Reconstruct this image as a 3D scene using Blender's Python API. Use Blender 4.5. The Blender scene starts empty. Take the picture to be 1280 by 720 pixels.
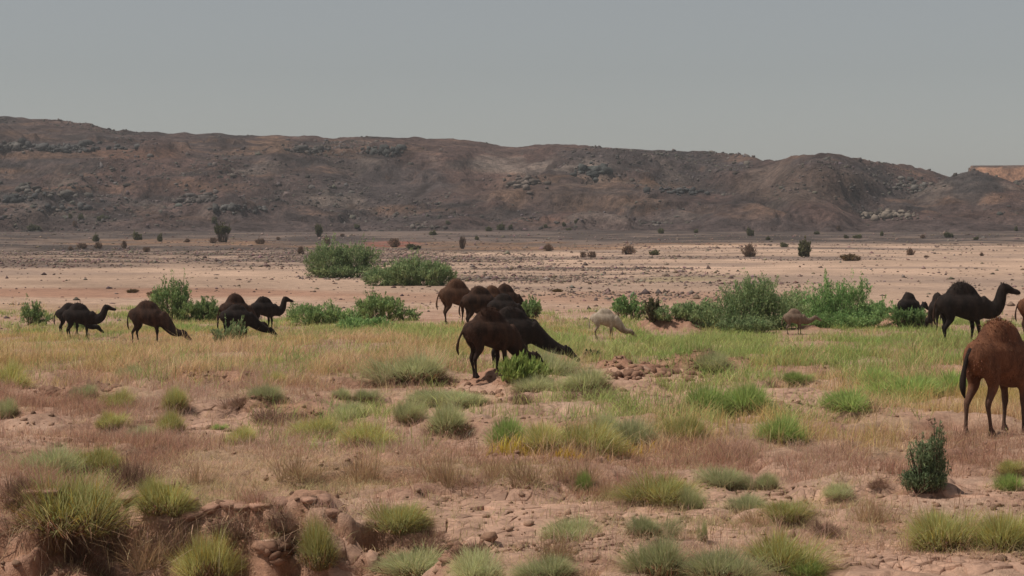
import bpy, math, random
import numpy as np
from mathutils import Vector, Matrix

R = math.radians
SC = bpy.context.scene
COL = SC.collection
# ------------------------------------------------------------------ camera
CAM_H = 3.8
FPX = 2388.0                      # focal length in pixels of a 1280 px wide picture
HORIZ = 290.0
PITCH = math.atan((360 - HORIZ) / FPX)
cam = bpy.data.cameras.new('camera')
cam.sensor_width = 36.0
cam.lens = FPX / 1280 * 36.0
cam.clip_start = 0.5
cam.clip_end = 60000
camo = bpy.data.objects.new('camera', cam)
COL.objects.link(camo)
camo.location = (0, 0, CAM_H)
camo.rotation_euler = (math.pi / 2 - PITCH, 0, 0)
SC.camera = camo

# ------------------------------------------------------------------ light
SUN_EL = 61.0
SUN_AZ = -104.0                    # degrees from +Y (view direction) towards +X; negative = left
world = bpy.data.worlds.new('World')
SC.world = world
world.use_nodes = True
wn = world.node_tree
for n in list(wn.nodes):
    wn.nodes.remove(n)
sky = wn.nodes.new('ShaderNodeTexSky')
sky.sky_type = 'NISHITA'
sky.sun_disc = False
sky.sun_elevation = R(SUN_EL)
sky.sun_rotation = R(SUN_AZ)
sky.altitude = 900
sky.air_density = 1.2
sky.dust_density = 1.3
sky.ozone_density = 0.4
bg = wn.nodes.new('ShaderNodeBackground')
bg.inputs['Strength'].default_value = 0.050
wo = wn.nodes.new('ShaderNodeOutputWorld')
dusty = wn.nodes.new('ShaderNodeHueSaturation')      # dust takes the blue out of the sky
dusty.inputs['Saturation'].default_value = 0.33
wn.links.new(sky.outputs[0], dusty.inputs['Color'])
wn.links.new(dusty.outputs[0], bg.inputs[0])
wn.links.new(bg.outputs[0], wo.inputs[0])

sun = bpy.data.lights.new('sun', 'SUN')
sun.energy = 2.9
sun.angle = R(0.55)
sun.color = (1.0, 0.93, 0.83)
suno = bpy.data.objects.new('sun', sun)
COL.objects.link(suno)
sd = Vector((math.cos(R(SUN_EL)) * math.sin(R(SUN_AZ)), math.cos(R(SUN_EL)) * math.cos(R(SUN_AZ)), math.sin(R(SUN_EL))))
suno.rotation_euler = sd.to_track_quat('Z', 'Y').to_euler()
suno.location = sd * 50

vs = SC.view_settings
vs.view_transform = 'Standard'
vs.look = 'None'
vs.exposure = 0.32
vs.gamma = 1.0
vs.use_curve_mapping = False
SC.cycles.max_bounces = 5
SC.cycles.diffuse_bounces = 2
SC.cycles.transmission_bounces = 3
SC.cycles.volume_bounces = 0
SC.cycles.use_denoising = True
SC.cycles.volume_step_rate = 10.0

# ------------------------------------------------------------------ helpers
rng = np.random.default_rng(7)


def hsh(ix, iy, seed):
    h = (ix.astype(np.int64) * 374761393 + iy.astype(np.int64) * 668265263 + seed * 1442695041) & 0xFFFFFFFF
    h = ((h ^ (h >> 13)) * 1274126177) & 0xFFFFFFFF
    h = (h ^ (h >> 16)) & 0xFFFFFFFF
    h = (h * 2246822519) & 0xFFFFFFFF
    h = h ^ (h >> 15)
    return (h & 0xFFFFFF).astype(np.float64) / 0xFFFFFF


def vnoise(x, y, seed=0):
    x = np.asarray(x, float); y = np.asarray(y, float)
    ix = np.floor(x); iy = np.floor(y)
    fx = x - ix; fy = y - iy
    fx = fx * fx * fx * (fx * (fx * 6 - 15) + 10)
    fy = fy * fy * fy * (fy * (fy * 6 - 15) + 10)
    a = hsh(ix, iy, seed); b = hsh(ix + 1, iy, seed)
    c = hsh(ix, iy + 1, seed); d = hsh(ix + 1, iy + 1, seed)
    return (a * (1 - fx) + b * fx) * (1 - fy) + (c * (1 - fx) + d * fx) * fy


def fbm(x, y, seed=0, oct=4, gain=0.5):
    s = 0.0; a = 1.0; t = 0.0
    x = np.asarray(x, float); y = np.asarray(y, float)
    for k in range(oct):
        s = s + a * vnoise(x, y, seed + k * 17)
        t += a
        a *= gain
        x, y = x * 1.62 - y * 1.21 + 13.7, x * 1.21 + y * 1.62 - 7.3
    return s / t


def ridged(x, y, seed=0, oct=4):
    s = 0.0; a = 1.0; t = 0.0
    x = np.asarray(x, float); y = np.asarray(y, float)
    for k in range(oct):
        n = 1 - np.abs(2 * vnoise(x, y, seed + k * 31) - 1)
        s = s + a * n * n
        t += a
        a *= 0.5
        x, y = x * 1.62 - y * 1.21 + 3.7, x * 1.21 + y * 1.62 - 17.3
    return s / t


def ss(a, b, x):
    t = np.clip((x - a) / (b - a), 0, 1)
    return t * t * (3 - 2 * t)


CP, SP = math.cos(PITCH), math.sin(PITCH)


def proj(x, y, z):
    dep = y * CP - (z - CAM_H) * SP
    up = y * SP + (z - CAM_H) * CP
    dep = np.maximum(dep, 0.1)
    return 640 + FPX * x / dep, 360 - FPX * up / dep


def flat(u, v):
    """rough ground point for a place in the photograph, used for laying things out"""
    y = CAM_H * FPX / max(v - HORIZ, 1e-3)
    return (u - 640) / FPX * y, y


# ------------------------------------------------------------------ terrain
BUMPS = []      # x, y, rx, ry, h, power


def bump(u, v, rx, ry, h, p=1.0):
    x, y = flat(u, v)
    BUMPS.append((x, y, rx, ry, h, p))


bump(520, 474, 1.15, 0.8, 0.36, 3.0)      # hummock under the tussock
bump(845, 410, 1.9, 1.8, 0.62, 1.2)       # clay mound by the bushes
bump(1135, 408, 1.4, 1.6, 0.60, 1.2)
bump(1012, 412, 0.7, 0.9, 0.15)
bump(800, 473, 0.8, 0.5, 0.24, 3.0)       # broken bank
bump(850, 467, 1.1, 0.55, 0.27, 3.0)
bump(905, 467, 0.9, 0.5, 0.24, 3.0)
bump(740, 492, 0.75, 0.6, 0.22, 2.0)
bump(765, 472, 0.5, 0.5, 0.26, 3.0)
bump(655, 493, 0.8, 0.7, 0.24, 2.0)
bump(605, 488, 0.7, 0.6, 0.26, 2.5)
bump(700, 468, 0.8, 0.6, 0.20, 2.0)
bump(362, 522, 0.9, 0.7, 0.30, 2.5)
bump(275, 490, 1.2, 0.6, 0.22, 2.5)
bump(90, 500, 0.9, 0.6, 0.22, 2.5)
bump(170, 468, 0.7, 0.6, 0.20, 2.0)
bump(500, 662, 0.55, 0.55, 0.26, 2.5)
bump(590, 690, 0.5, 0.5, 0.16, 2.0)
bump(385, 640, 0.5, 0.6, 0.26, 2.5)
bump(300, 650, 0.6, 0.5, 0.22, 2.0)
bump(80, 655, 0.7, 0.8, 0.16, 1.5)
bump(205, 630, 0.6, 0.5, 0.14, 1.5)
bump(1215, 680, 1.0, 0.7, 0.12, 1.0)
bump(900, 715, 0.9, 0.7, 0.14, 1.0)
bump(740, 672, 0.5, 0.5, 0.10, 1.0)
bump(835, 625, 0.6, 0.6, 0.14, 1.5)
bump(450, 470, 0.6, 0.5, 0.18, 2.5)


PATCH = [(640, 650, 140, 36, 0.33, 1.0), (800, 483, 105, 20, 0.36, 1.3), (278, 528, 66, 24, 0.52, 1.4), (612, 494, 62, 13, 0.36, 1.2), (175, 522, 30, 12, 0.42, 1.2), (60, 497, 42, 10, 0.36, 1.3),
         (1075, 692, 80, 20, 0.17, 1.0), (1010, 622, 110, 12, 0.22, 0.9), (150, 702, 62, 18, 0.22, 1.1), (1000, 497, 60, 13, 0.24, 0.8), (478, 690, 60, 22, 0.24, 1.2), (95, 552, 52, 10, 0.5, 1.0), (470, 506, 50, 9, 0.3, 1.0),
         (760, 640, 70, 12, 0.24, 0.9), (1195, 612, 70, 8, 0.26, 0.8), (860, 655, 60, 18, 0.2, 0.8), (560, 560, 80, 10, 0.3, 0.7), (1200, 700, 100, 16, 0.24, 0.8), (745, 690, 70, 14, 0.26, 0.9)]


def recess(x, y, z):
    """how deep the soil lies under the dried clay crust"""
    u, v = proj(x, y, z)
    d = np.zeros_like(z)
    for (uc, vc, ru, rv, cs, tk) in PATCH:
        q = np.sqrt(((u - uc) / ru) ** 2 + ((v - vc) / rv) ** 2)
        d = np.maximum(d, np.clip((1 - q) / 0.6 + 0.4, 0, 1) * (0.02 + 0.10 * cs))
    return d


def z_ground(x, y):
    x = np.asarray(x, float); y = np.asarray(y, float)
    z = 4.1 * ss(300, 640, y) ** 1.4
    z = z + 0.9 * ss(320, 700, y) * (fbm(x / 90, y / 90, 5, 3) - 0.5) * 2
    # the ground falls away a little to the left where the small herd stands
    z = z - 0.42 * ss(3, 14, -x) * ss(48, 78, y) * (1 - ss(95, 150, y))
    mid = ss(130, 60, y)
    z = z + mid * 0.34 * (fbm(x / 13, y / 13, 1, 3) - 0.5)
    far = ss(90, 160, y)
    z = z + far * 0.8 * (fbm(x / 45, y / 45, 3, 4) - 0.5)
    # eroded clay: small steps and crumbly relief
    near = ss(75, 50, y)
    uf, vf = proj(x, y, x * 0)
    crust = np.zeros_like(x)
    for (uc, vc, ru, rv, cs, tk) in PATCH:
        q = np.sqrt(((uf - uc) / ru) ** 2 + ((vf - vc) / rv) ** 2)
        crust = np.maximum(crust, np.clip((1.15 - q) / 0.5, 0, 1))
    fine = near * (1 - 0.88 * crust)
    wx = x + 0.8 * (vnoise(x / 1.1, y / 1.1, 21) - 0.5); wy = y + 0.8 * (vnoise(x / 1.1, y / 1.1, 22) - 0.5)
    n = fbm(wx / 2.6, wy / 2.0, 9, 3)
    z = z + near * (0.13 * ss(0.47, 0.53, n) + 0.09 * ss(0.60, 0.65, n) + 0.06 * (n - 0.5))
    n2 = fbm(wx / 0.42, wy / 0.42, 11, 3)
    z = z + fine * (0.07 * (n2 - 0.5) + 0.03 * ss(0.5, 0.56, n2))
    z = z + fine * 0.022 * (vnoise(x / 0.11, y / 0.14, 15) - 0.5)
    # hummocks
    wob = 0.85 * (fbm(x / 0.45, y / 0.45, 33, 4) - 0.5)
    for bx, by, rx, ry, h, p in (BUMPS if np.any(y < 95) else []):
        q = np.sqrt(((x - bx) / rx) ** 2 + ((y - by) / ry) ** 2) + wob
        z = z + h * np.clip(1 - np.clip(q, 0, None) ** (1.4 * p), 0, 1) * (1 if p > 1.1 else np.clip(1.2 - q, 0, 1))
    # cut bank at the front left: ground drops towards the camera
    ye = 24.75 + 1.0 * (vnoise(x / 1.3 + 4.2, x * 0 + 2, 41) - 0.5) + 0.3 * (vnoise(x / 0.35, y / 0.5, 42) - 0.5)
    amt = 0.85 * ss(-0.35, -1.6, x) + 0.12
    bay = np.exp(-((x + 5.55) / 0.45) ** 2) * 0.8 + np.exp(-((x + 2.8) / 0.18) ** 2) * 0.5
    ye = ye + bay
    for kk, (fr, off) in enumerate(((0.30, 0.30), (0.30, 0.05), (0.40, -0.22))):
        e2 = ye + off + 0.42 * (fbm(x / 0.45 + 7 * kk, y / 0.9, 43 + kk, 3) - 0.5)
        z = z - amt * fr * ss(0.10, -0.04, y - e2)
    # a lower shelf between the bank's two lumps
    z = z - 0.30 * np.exp(-((x + 5.1) / 0.42) ** 2) * ss(26.4, 25.4, y)
    return z


RIDGE = [(-420, 150), (-250, 138), (-80, 148), (0, 146), (60, 149), (110, 155), (130, 160), (150, 164), (210, 166), (265, 167), (330, 170),
         (380, 170), (420, 173), (455, 170), (480, 172), (500, 171), (535, 174), (555, 174), (600, 177), (640, 184), (690, 180), (740, 183),
         (800, 186), (850, 188), (880, 190), (930, 195), (960, 201), (985, 197), (1005, 193), (1035, 191), (1050, 194), (1100, 203),
         (1130, 206), (1160, 213), (1188, 222), (1230, 236), (1300, 250), (1400, 256), (1700, 250)]
RU = np.array([r[0] for r in RIDGE], float); RV = np.array([r[1] for r in RIDGE], float)
Y0 = 560.0


def z_hills(x, y):
    x = np.asarray(x, float); y = np.asarray(y, float)
    u = 640 + FPX * x / np.maximum(y, 1)
    rc = 930 + 120 * (fbm(x / 260, x * 0 + 3.1, 61, 2) - 0.5) - 150 * np.exp(-((u - 1035) / 95) ** 2)
    zc = CAM_H + (HORIZ - np.interp(u, RU, RV)) / FPX * rc
    t = (y - Y0) / (rc - Y0)
    tc = np.clip(t, 0, 1)
    # warped slope with benches
    wn_ = fbm(x / 120, y / 170, 71, 4) - 0.5
    tw = np.clip(tc + 0.20 * wn_ * 4 * tc * (1 - tc), 0, 1)
    p = (0.16 * tw + 0.84 * tw ** 1.7) * (0.25 + 0.75 * ss(0.0, 0.30, tw))
    for c, wdt, a in ((0.30, 0.030, 0.05), (0.52, 0.03, 0.08), (0.74, 0.025, 0.10)):
        cc = c + 0.25 * (fbm(x / 210, y / 400, int(c * 100), 3) - 0.5)
        p = p + a * (ss(cc - wdt, cc + wdt, tw) - tw)
    win = ss(0.03, 0.25, tc) * np.clip(4 * tc * (1 - tc), 0, 1) * ss(1.0, 0.72, tc) ** 0.7
    z = z_ground(x, np.full_like(y, Y0)) * 0 + 2.6 + (zc - 2.6) * p
    rg = ridged(x / 150 + 0.3 * fbm(x / 60, y / 60, 81, 2), y / 260, 83, 4)
    z = z + win * 17.0 * (rg - 0.48)
    # spurs of the right hill
    z = z + win * 9.0 * np.exp(-((u - 900) / 70) ** 2) * (tc - 0.2) * -1
    z = z + win * 6.0 * np.exp(-((u - 1090) / 50) ** 2) * -1
    crag = fbm(x / 26, y / 40, 91, 4)
    z = z + np.clip(win * 1.6, 0, 1) * (6.0 * (crag - 0.5) + 2.4 * ss(0.52, 0.58, crag))
    z = z + ss(0.0, 0.12, tc) * 1.8 * (fbm(x / 6, y / 9, 95, 3) - 0.5)
    z = z + ss(0.9, 1.0, tc) * 1.1 * (fbm(x / 9, x * 0, 96, 3) - 0.5)
    z = z - np.clip(y - rc, 0, None) * 0.05
    # conical hills on the right
    for uc, d, vt, rad in ((1216, 790, 208, 62), (1302, 830, 212, 62), (1150, 700, 262, 50)):
        cx = (uc - 640) / FPX * d
        zt = CAM_H + (HORIZ - vt) / FPX * d
        r = np.sqrt((x - cx) ** 2 + ((y - d) * 0.8) ** 2)
        r = r * (1 + 0.15 * (fbm(x / 25, y / 25, 101, 3) - 0.5))
        cone = 2 + (zt - 2) * (1 - np.clip(r / rad, 0, 1.0)) - 1.0 * np.exp(-(r / 7) ** 2)
        z = np.maximum(z, cone + 1.4 * (fbm(x / 7, y / 7, 103, 3) - 0.5))
    # flat-topped red mesa far behind, right
    d = 1330.0
    x0 = (1211 - 640) / FPX * d
    zt = CAM_H + (HORIZ - 207) / FPX * d
    inx = ss(1206, 1212, u + 8 * (fbm(x / 20, y / 20, 111, 3) - 0.5))
    iny = ss(d - 95, d, y + 26 * (fbm(x / 30, y / 60, 113, 3) - 0.5))
    m = zt * np.clip(0.80 * iny + 0.20 * ss(0.86, 0.90, iny), 0, 1) * inx
    z = np.where(y > 1180, np.maximum(np.where(u > 1150, np.minimum(z, 18), z), m), z)
    return z


def z_all(x, y):
    x = np.asarray(x, float); y = np.asarray(y, float)
    z = z_ground(x, y)
    k = y > Y0
    if np.any(k):
        w = ss(Y0, Y0 + 40, y[k])
        z[k] = np.maximum(z[k], z_hills(x[k], y[k])) * w + z[k] * (1 - w)
    return z


YS = np.concatenate([np.geomspace(16, 560, 420), np.linspace(562, 1300, 260)])


def at(u, v):
    """point of the terrain seen at a place in the photograph"""
    dx = (u - 640) / FPX
    dy = CP + (360 - v) / FPX * SP
    dz = -SP + (360 - v) / FPX * CP
    xs = dx / dy * YS
    zr = CAM_H + dz / dy * YS
    zt = zq(xs, YS)
    k = int(np.argmax(zt >= zr)) if np.any(zt >= zr) else len(YS) - 1
    y2 = np.linspace(YS[max(k - 1, 0)], YS[k], 40)
    x2 = dx / dy * y2
    z2 = zq(x2, y2); r2 = CAM_H + dz / dy * y2
    k = int(np.argmax(z2 >= r2)) if np.any(z2 >= r2) else 39
    return float(x2[k]), float(y2[k]), float(z2[k])


GRID = {}


def zq(x, y):
    """terrain height read back from the built sheets"""
    x = np.asarray(x, float); y = np.asarray(y, float)
    out = np.zeros_like(x)
    for key, k in (('g', y <= 575.0), ('h', y > 575.0)):
        if not np.any(k):
            continue
        S, Y, Z, off = GRID[key]
        s_ = np.clip(x[k] / (y[k] + off), S[0], S[-1]); yy = np.clip(y[k], Y[0], Y[-1])
        i = np.clip(np.searchsorted(S, s_) - 1, 0, len(S) - 2); j = np.clip(np.searchsorted(Y, yy) - 1, 0, len(Y) - 2)
        a = (s_ - S[i]) / (S[i + 1] - S[i]); b = (yy - Y[j]) / (Y[j + 1] - Y[j])
        out[k] = (Z[j, i] * (1 - a) + Z[j, i + 1] * a) * (1 - b) + (Z[j + 1, i] * (1 - a) + Z[j + 1, i + 1] * a) * b
    return out


# ------------------------------------------------------------------ mesh helpers
def mk(name, V, faces, cols=None, smooth=False):
    """faces: list of int arrays (M,k)"""
    me = bpy.data.meshes.new(name)
    V = np.asarray(V, np.float32)
    me.vertices.add(len(V))
    me.vertices.foreach_set('co', V.ravel())
    fs = [np.asarray(f, np.int32) for f in faces if len(f)]
    nl = sum(f.size for f in fs); npoly = sum(len(f) for f in fs)
    me.loops.add(nl); me.polygons.add(npoly)
    me.loops.foreach_set('vertex_index', np.concatenate([f.ravel() for f in fs]))
    st = []; o = 0
    for f in fs:
        k = f.shape[1]
        st.append(o + np.arange(len(f)) * k); o += f.size
    me.polygons.foreach_set('loop_start', np.concatenate(st).astype(np.int32))
    me.update(calc_edges=True)
    me.validate()
    if cols is not None:
        a = me.color_attributes.new('col', 'FLOAT_COLOR', 'POINT')
        c = np.ones((len(V), 4), np.float32); c[:, :3] = cols
        a.data.foreach_set('color', c.ravel())
    if smooth:
        me.polygons.foreach_set('use_smooth', np.ones(len(me.polygons), bool))
    return me


def ob(name, me, mat=None, parent=None):
    if mat and not me.materials:
        me.materials.append(mat)
    o = bpy.data.objects.new(name, me)
    COL.objects.link(o)
    if parent:
        o.parent = parent
    return o


def thing(name, loc, rz=0, label=None, cat=None, group=None, scale=None):
    o = bpy.data.objects.new(name, None)
    o.empty_display_size = 0.2
    COL.objects.link(o)
    o.location = loc
    o.rotation_euler = (0, 0, rz)
    if scale:
        o.scale = scale
    tag(o, label, cat, group)
    return o


def tag(o, label=None, cat=None, group=None, kind=None):
    if label: o['label'] = label
    if cat: o['category'] = cat
    if group: o['group'] = group
    if kind: o['kind'] = kind
    return o


def gridmesh(name, S, Y, xf, zf, colf):
    nS, nY = len(S), len(Y)
    yy, s2 = np.meshgrid(Y, S, indexing='ij')
    xx = xf(s2, yy)
    zz = zf(xx, yy)
    V = np.stack([xx, yy, zz], -1).reshape(-1, 3)
    i = np.arange(nS * nY).reshape(nY, nS)
    F = np.stack([i[:-1, :-1], i[:-1, 1:], i[1:, 1:], i[1:, :-1]], -1).reshape(-1, 4)
    return mk(name, V, [F], colf(V[:, 0], V[:, 1], V[:, 2]), smooth=True)


# ------------------------------------------------------------------ materials
def newmat(name):
    m = bpy.data.materials.new(name)
    m.use_nodes = True
    nt = m.node_tree
    for n in list(nt.nodes):
        nt.nodes.remove(n)
    out = nt.nodes.new('ShaderNodeOutputMaterial')
    return m, nt, out


def N(nt, t, **kw):
    n = nt.nodes.new(t)
    for k, v in kw.items():
        if k in n.inputs:
            n.inputs[k].default_value = v
        else:
            setattr(n, k, v)
    return n


def noise(nt, scale, detail=4, rough=0.6, coord=None, dist=0.0):
    n = nt.nodes.new('ShaderNodeTexNoise')
    n.inputs['Scale'].default_value = scale
    n.inputs['Detail'].default_value = detail
    n.inputs['Roughness'].default_value = rough
    n.inputs['Distortion'].default_value = dist
    if coord is not None:
        nt.links.new(coord, n.inputs['Vector'])
    return n


def ramp(nt, fac, stops):
    r = nt.nodes.new('ShaderNodeValToRGB')
    e = r.color_ramp.elements
    while len(e) < len(stops):
        e.new(0.5)
    for k, (p, c) in enumerate(stops):
        e[k].position = p
        e[k].color = c if len(c) == 4 else (*c, 1)
    nt.links.new(fac, r.inputs[0])
    return r


def mulcol(nt, a, b, fac=1.0, mode='MULTIPLY'):
    m = nt.nodes.new('ShaderNodeMix')
    m.data_type = 'RGBA'
    m.blend_type = mode
    m.inputs[0].default_value = fac
    nt.links.new(a, m.inputs[6]); nt.links.new(b, m.inputs[7])
    return m.outputs[2]


def mat_earth(name, s1, s2, s3, bumpd, vor=None, strength=0.8, con=1.0):
    """colour attribute times grain, with fine relief; s1..s3 noise scales per metre"""
    m, nt, out = newmat(name)
    at_ = N(nt, 'ShaderNodeAttribute', attribute_name='col')
    geo = N(nt, 'ShaderNodeNewGeometry')
    P = geo.outputs['Position']
    n1 = noise(nt, s1, 5, 0.65, P); n2 = noise(nt, s2, 4, 0.7, P); n3 = noise(nt, s3, 3, 0.7, P)
    r1 = ramp(nt, n1.outputs[0], [(0.28, (1 - 0.28 * con, 1 - 0.30 * con, 1 - 0.31 * con)), (0.5, (1, 1, 1)), (0.72, (1 + 0.24 * con, 1 + 0.21 * con, 1 + 0.18 * con))])
    r2 = ramp(nt, n2.outputs[0], [(0.32, (1 - 0.27 * con, 1 - 0.28 * con, 1 - 0.28 * con)), (0.52, (1, 1, 1)), (0.70, (1 + 0.22 * con, 1 + 0.2 * con, 1 + 0.18 * con))])
    c = mulcol(nt, at_.outputs['Color'], r1.outputs[0])
    c = mulcol(nt, c, r2.outputs[0])
    b = N(nt, 'ShaderNodeBsdfPrincipled', Roughness=0.95)
    b.inputs['Specular IOR Level'].default_value = 0.12
    nt.links.new(c, b.inputs['Base Color'])
    add = N(nt, 'ShaderNodeMath', operation='ADD')
    nt.links.new(n2.outputs[0], add.inputs[0]); nt.links.new(n3.outputs[0], add.inputs[1])
    bp = N(nt, 'ShaderNodeBump', Strength=strength, Distance=bumpd)
    nt.links.new(add.outputs[0], bp.inputs['Height'])
    last = bp
    if vor:
        v = N(nt, 'ShaderNodeTexVoronoi', feature='DISTANCE_TO_EDGE', Scale=vor)
        wv = N(nt, 'ShaderNodeMix', data_type='VECTOR')
        nd = noise(nt, vor * 0.8, 3, 0.6, P)
        wv.inputs[0].default_value = 0.12
        nt.links.new(P, wv.inputs[4]); nt.links.new(nd.outputs[1], wv.inputs[5])
        nt.links.new(wv.outputs[1], v.inputs['Vector'])
        mr = N(nt, 'ShaderNodeMapRange')
        mr.inputs[1].default_value = 0.0; mr.inputs[2].default_value = 0.07
        nt.links.new(v.outputs['Distance'], mr.inputs[0])
        b2 = N(nt, 'ShaderNodeBump', Strength=0.9, Distance=0.03)
        nt.links.new(mr.outputs[0], b2.inputs['Height'])
        nt.links.new(bp.outputs[0], b2.inputs['Normal'])
        last = b2
    nt.links.new(last.outputs[0], b.inputs['Normal'])
    nt.links.new(b.outputs[0], out.inputs[0])
    return m


def mat_leaf(name, trans=0.3, gloss=0.25):
    m, nt, out = newmat(name)
    a = N(nt, 'ShaderNodeAttribute', attribute_name='col')
    oi = N(nt, 'ShaderNodeObjectInfo')
    hs = N(nt, 'ShaderNodeHueSaturation')
    mr = N(nt, 'ShaderNodeMapRange')
    mr.inputs[3].default_value = 0.82; mr.inputs[4].default_value = 1.18
    nt.links.new(oi.outputs['Random'], mr.inputs[0]); nt.links.new(mr.outputs[0], hs.inputs['Value'])
    nt.links.new(a.outputs['Color'], hs.inputs['Color'])
    d = N(nt, 'ShaderNodeBsdfPrincipled', Roughness=0.7)
    d.inputs['Specular IOR Level'].default_value = gloss
    t = N(nt, 'ShaderNodeBsdfTranslucent')
    nt.links.new(hs.outputs[0], d.inputs['Base Color']); nt.links.new(hs.outputs[0], t.inputs['Color'])
    mx = N(nt, 'ShaderNodeMixShader')
    mx.inputs[0].default_value = trans
    nt.links.new(d.outputs[0], mx.inputs[1]); nt.links.new(t.outputs[0], mx.inputs[2])
    nt.links.new(mx.outputs[0], out.inputs[0])
    return m


M_ground = mat_earth('desert_ground', 1.3, 9.0, 42.0, 0.03, strength=0.9)
M_plate = mat_earth('cracked_clay', 1.3, 9.0, 42.0, 0.015, strength=0.7)
M_hill = mat_earth('rocky_hill', 0.09, 0.45, 1.4, 1.3, strength=1.0, con=2.1)
M_stone = mat_earth('stone', 0.5, 3.0, 9.0, 0.06)
M_leaf = mat_leaf('leaf', 0.42, 0.12)
M_grass = mat_leaf('grass', 0.50, 0.08)
M_twig = mat_leaf('twig', 0.0, 0.1)


def mat_fur(name, c1, c2, legc, legz=0.75):
    m, nt, out = newmat(name)
    tc = N(nt, 'ShaderNodeTexCoord')
    sep = N(nt, 'ShaderNodeSeparateXYZ')
    nt.links.new(tc.outputs['Object'], sep.inputs[0])
    mp = N(nt, 'ShaderNodeMapping')
    mp.inputs['Scale'].default_value = (1.0, 1.0, 0.35)
    nt.links.new(tc.outputs['Object'], mp.inputs[0])
    n1 = noise(nt, 5.0, 5, 0.65, mp.outputs[0])
    n2 = noise(nt, 60.0, 3, 0.7, mp.outputs[0])
    r = ramp(nt, n1.outputs[0], [(0.35, c1), (0.68, c2)])
    # leg colour of the coat below the knee line
    add = N(nt, 'ShaderNodeMath', operation='MULTIPLY_ADD')
    add.inputs[1].default_value = 0.5; add.inputs[2].default_value = -0.25
    nt.links.new(n1.outputs[0], add.inputs[0])
    ad2 = N(nt, 'ShaderNodeMath', operation='ADD')
    nt.links.new(add.outputs[0], ad2.inputs[0]); nt.links.new(sep.outputs['Z'], ad2.inputs[1])
    mr = N(nt, 'ShaderNodeMapRange')
    mr.inputs[1].default_value = legz + 0.15; mr.inputs[2].default_value = legz - 0.25
    nt.links.new(ad2.outputs[0], mr.inputs[0])
    mx = N(nt, 'ShaderNodeMix', data_type='RGBA')
    nt.links.new(mr.outputs[0], mx.inputs[0])
    nt.links.new(r.outputs[0], mx.inputs[6]); mx.inputs[7].default_value = (*legc, 1)
    r2 = ramp(nt, n2.outputs[0], [(0.3, (0.7, 0.7, 0.7)), (0.7, (1.3, 1.3, 1.3))])
    c = mulcol(nt, mx.outputs[2], r2.outputs[0])
    b = N(nt, 'ShaderNodeBsdfPrincipled', Roughness=0.8)
    b.inputs['Specular IOR Level'].default_value = 0.12
    b.inputs['Sheen Weight'].default_value = 0.25
    b.inputs['Sheen Roughness'].default_value = 0.5
    b.inputs['Sheen Tint'].default_value = (*c2, 1)
    nt.links.new(c, b.inputs['Base Color'])
    bp = N(nt, 'ShaderNodeBump', Strength=0.8, Distance=0.02)
    nt.links.new(n2.outputs[0], bp.inputs['Height'])
    nt.links.new(bp.outputs[0], b.inputs['Normal'])
    nt.links.new(b.outputs[0], out.inputs[0])
    return m


# ------------------------------------------------------------------ ground
def emask(u, v, uc, vc, ru, rv, soft=0.35):
    q = np.sqrt(((u - uc) / ru) ** 2 + ((v - vc) / rv) ** 2)
    return np.clip((1 - q) / soft + 0.5, 0, 1)


C_CLAY = np.array((0.40, 0.235, 0.168)); C_SAND = np.array((0.49, 0.338, 0.25)); C_RED = np.array((0.36, 0.18, 0.118))
C_GRAV = np.array((0.145, 0.108, 0.092)); C_DARK = np.array((0.080, 0.062, 0.056)); C_ORG = np.array((0.42, 0.24, 0.14))
C_LIT = np.array((0.35, 0.235, 0.15))


def mixc(c, k, w):
    return c * (1 - w[:, None]) + k * w[:, None]


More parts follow.
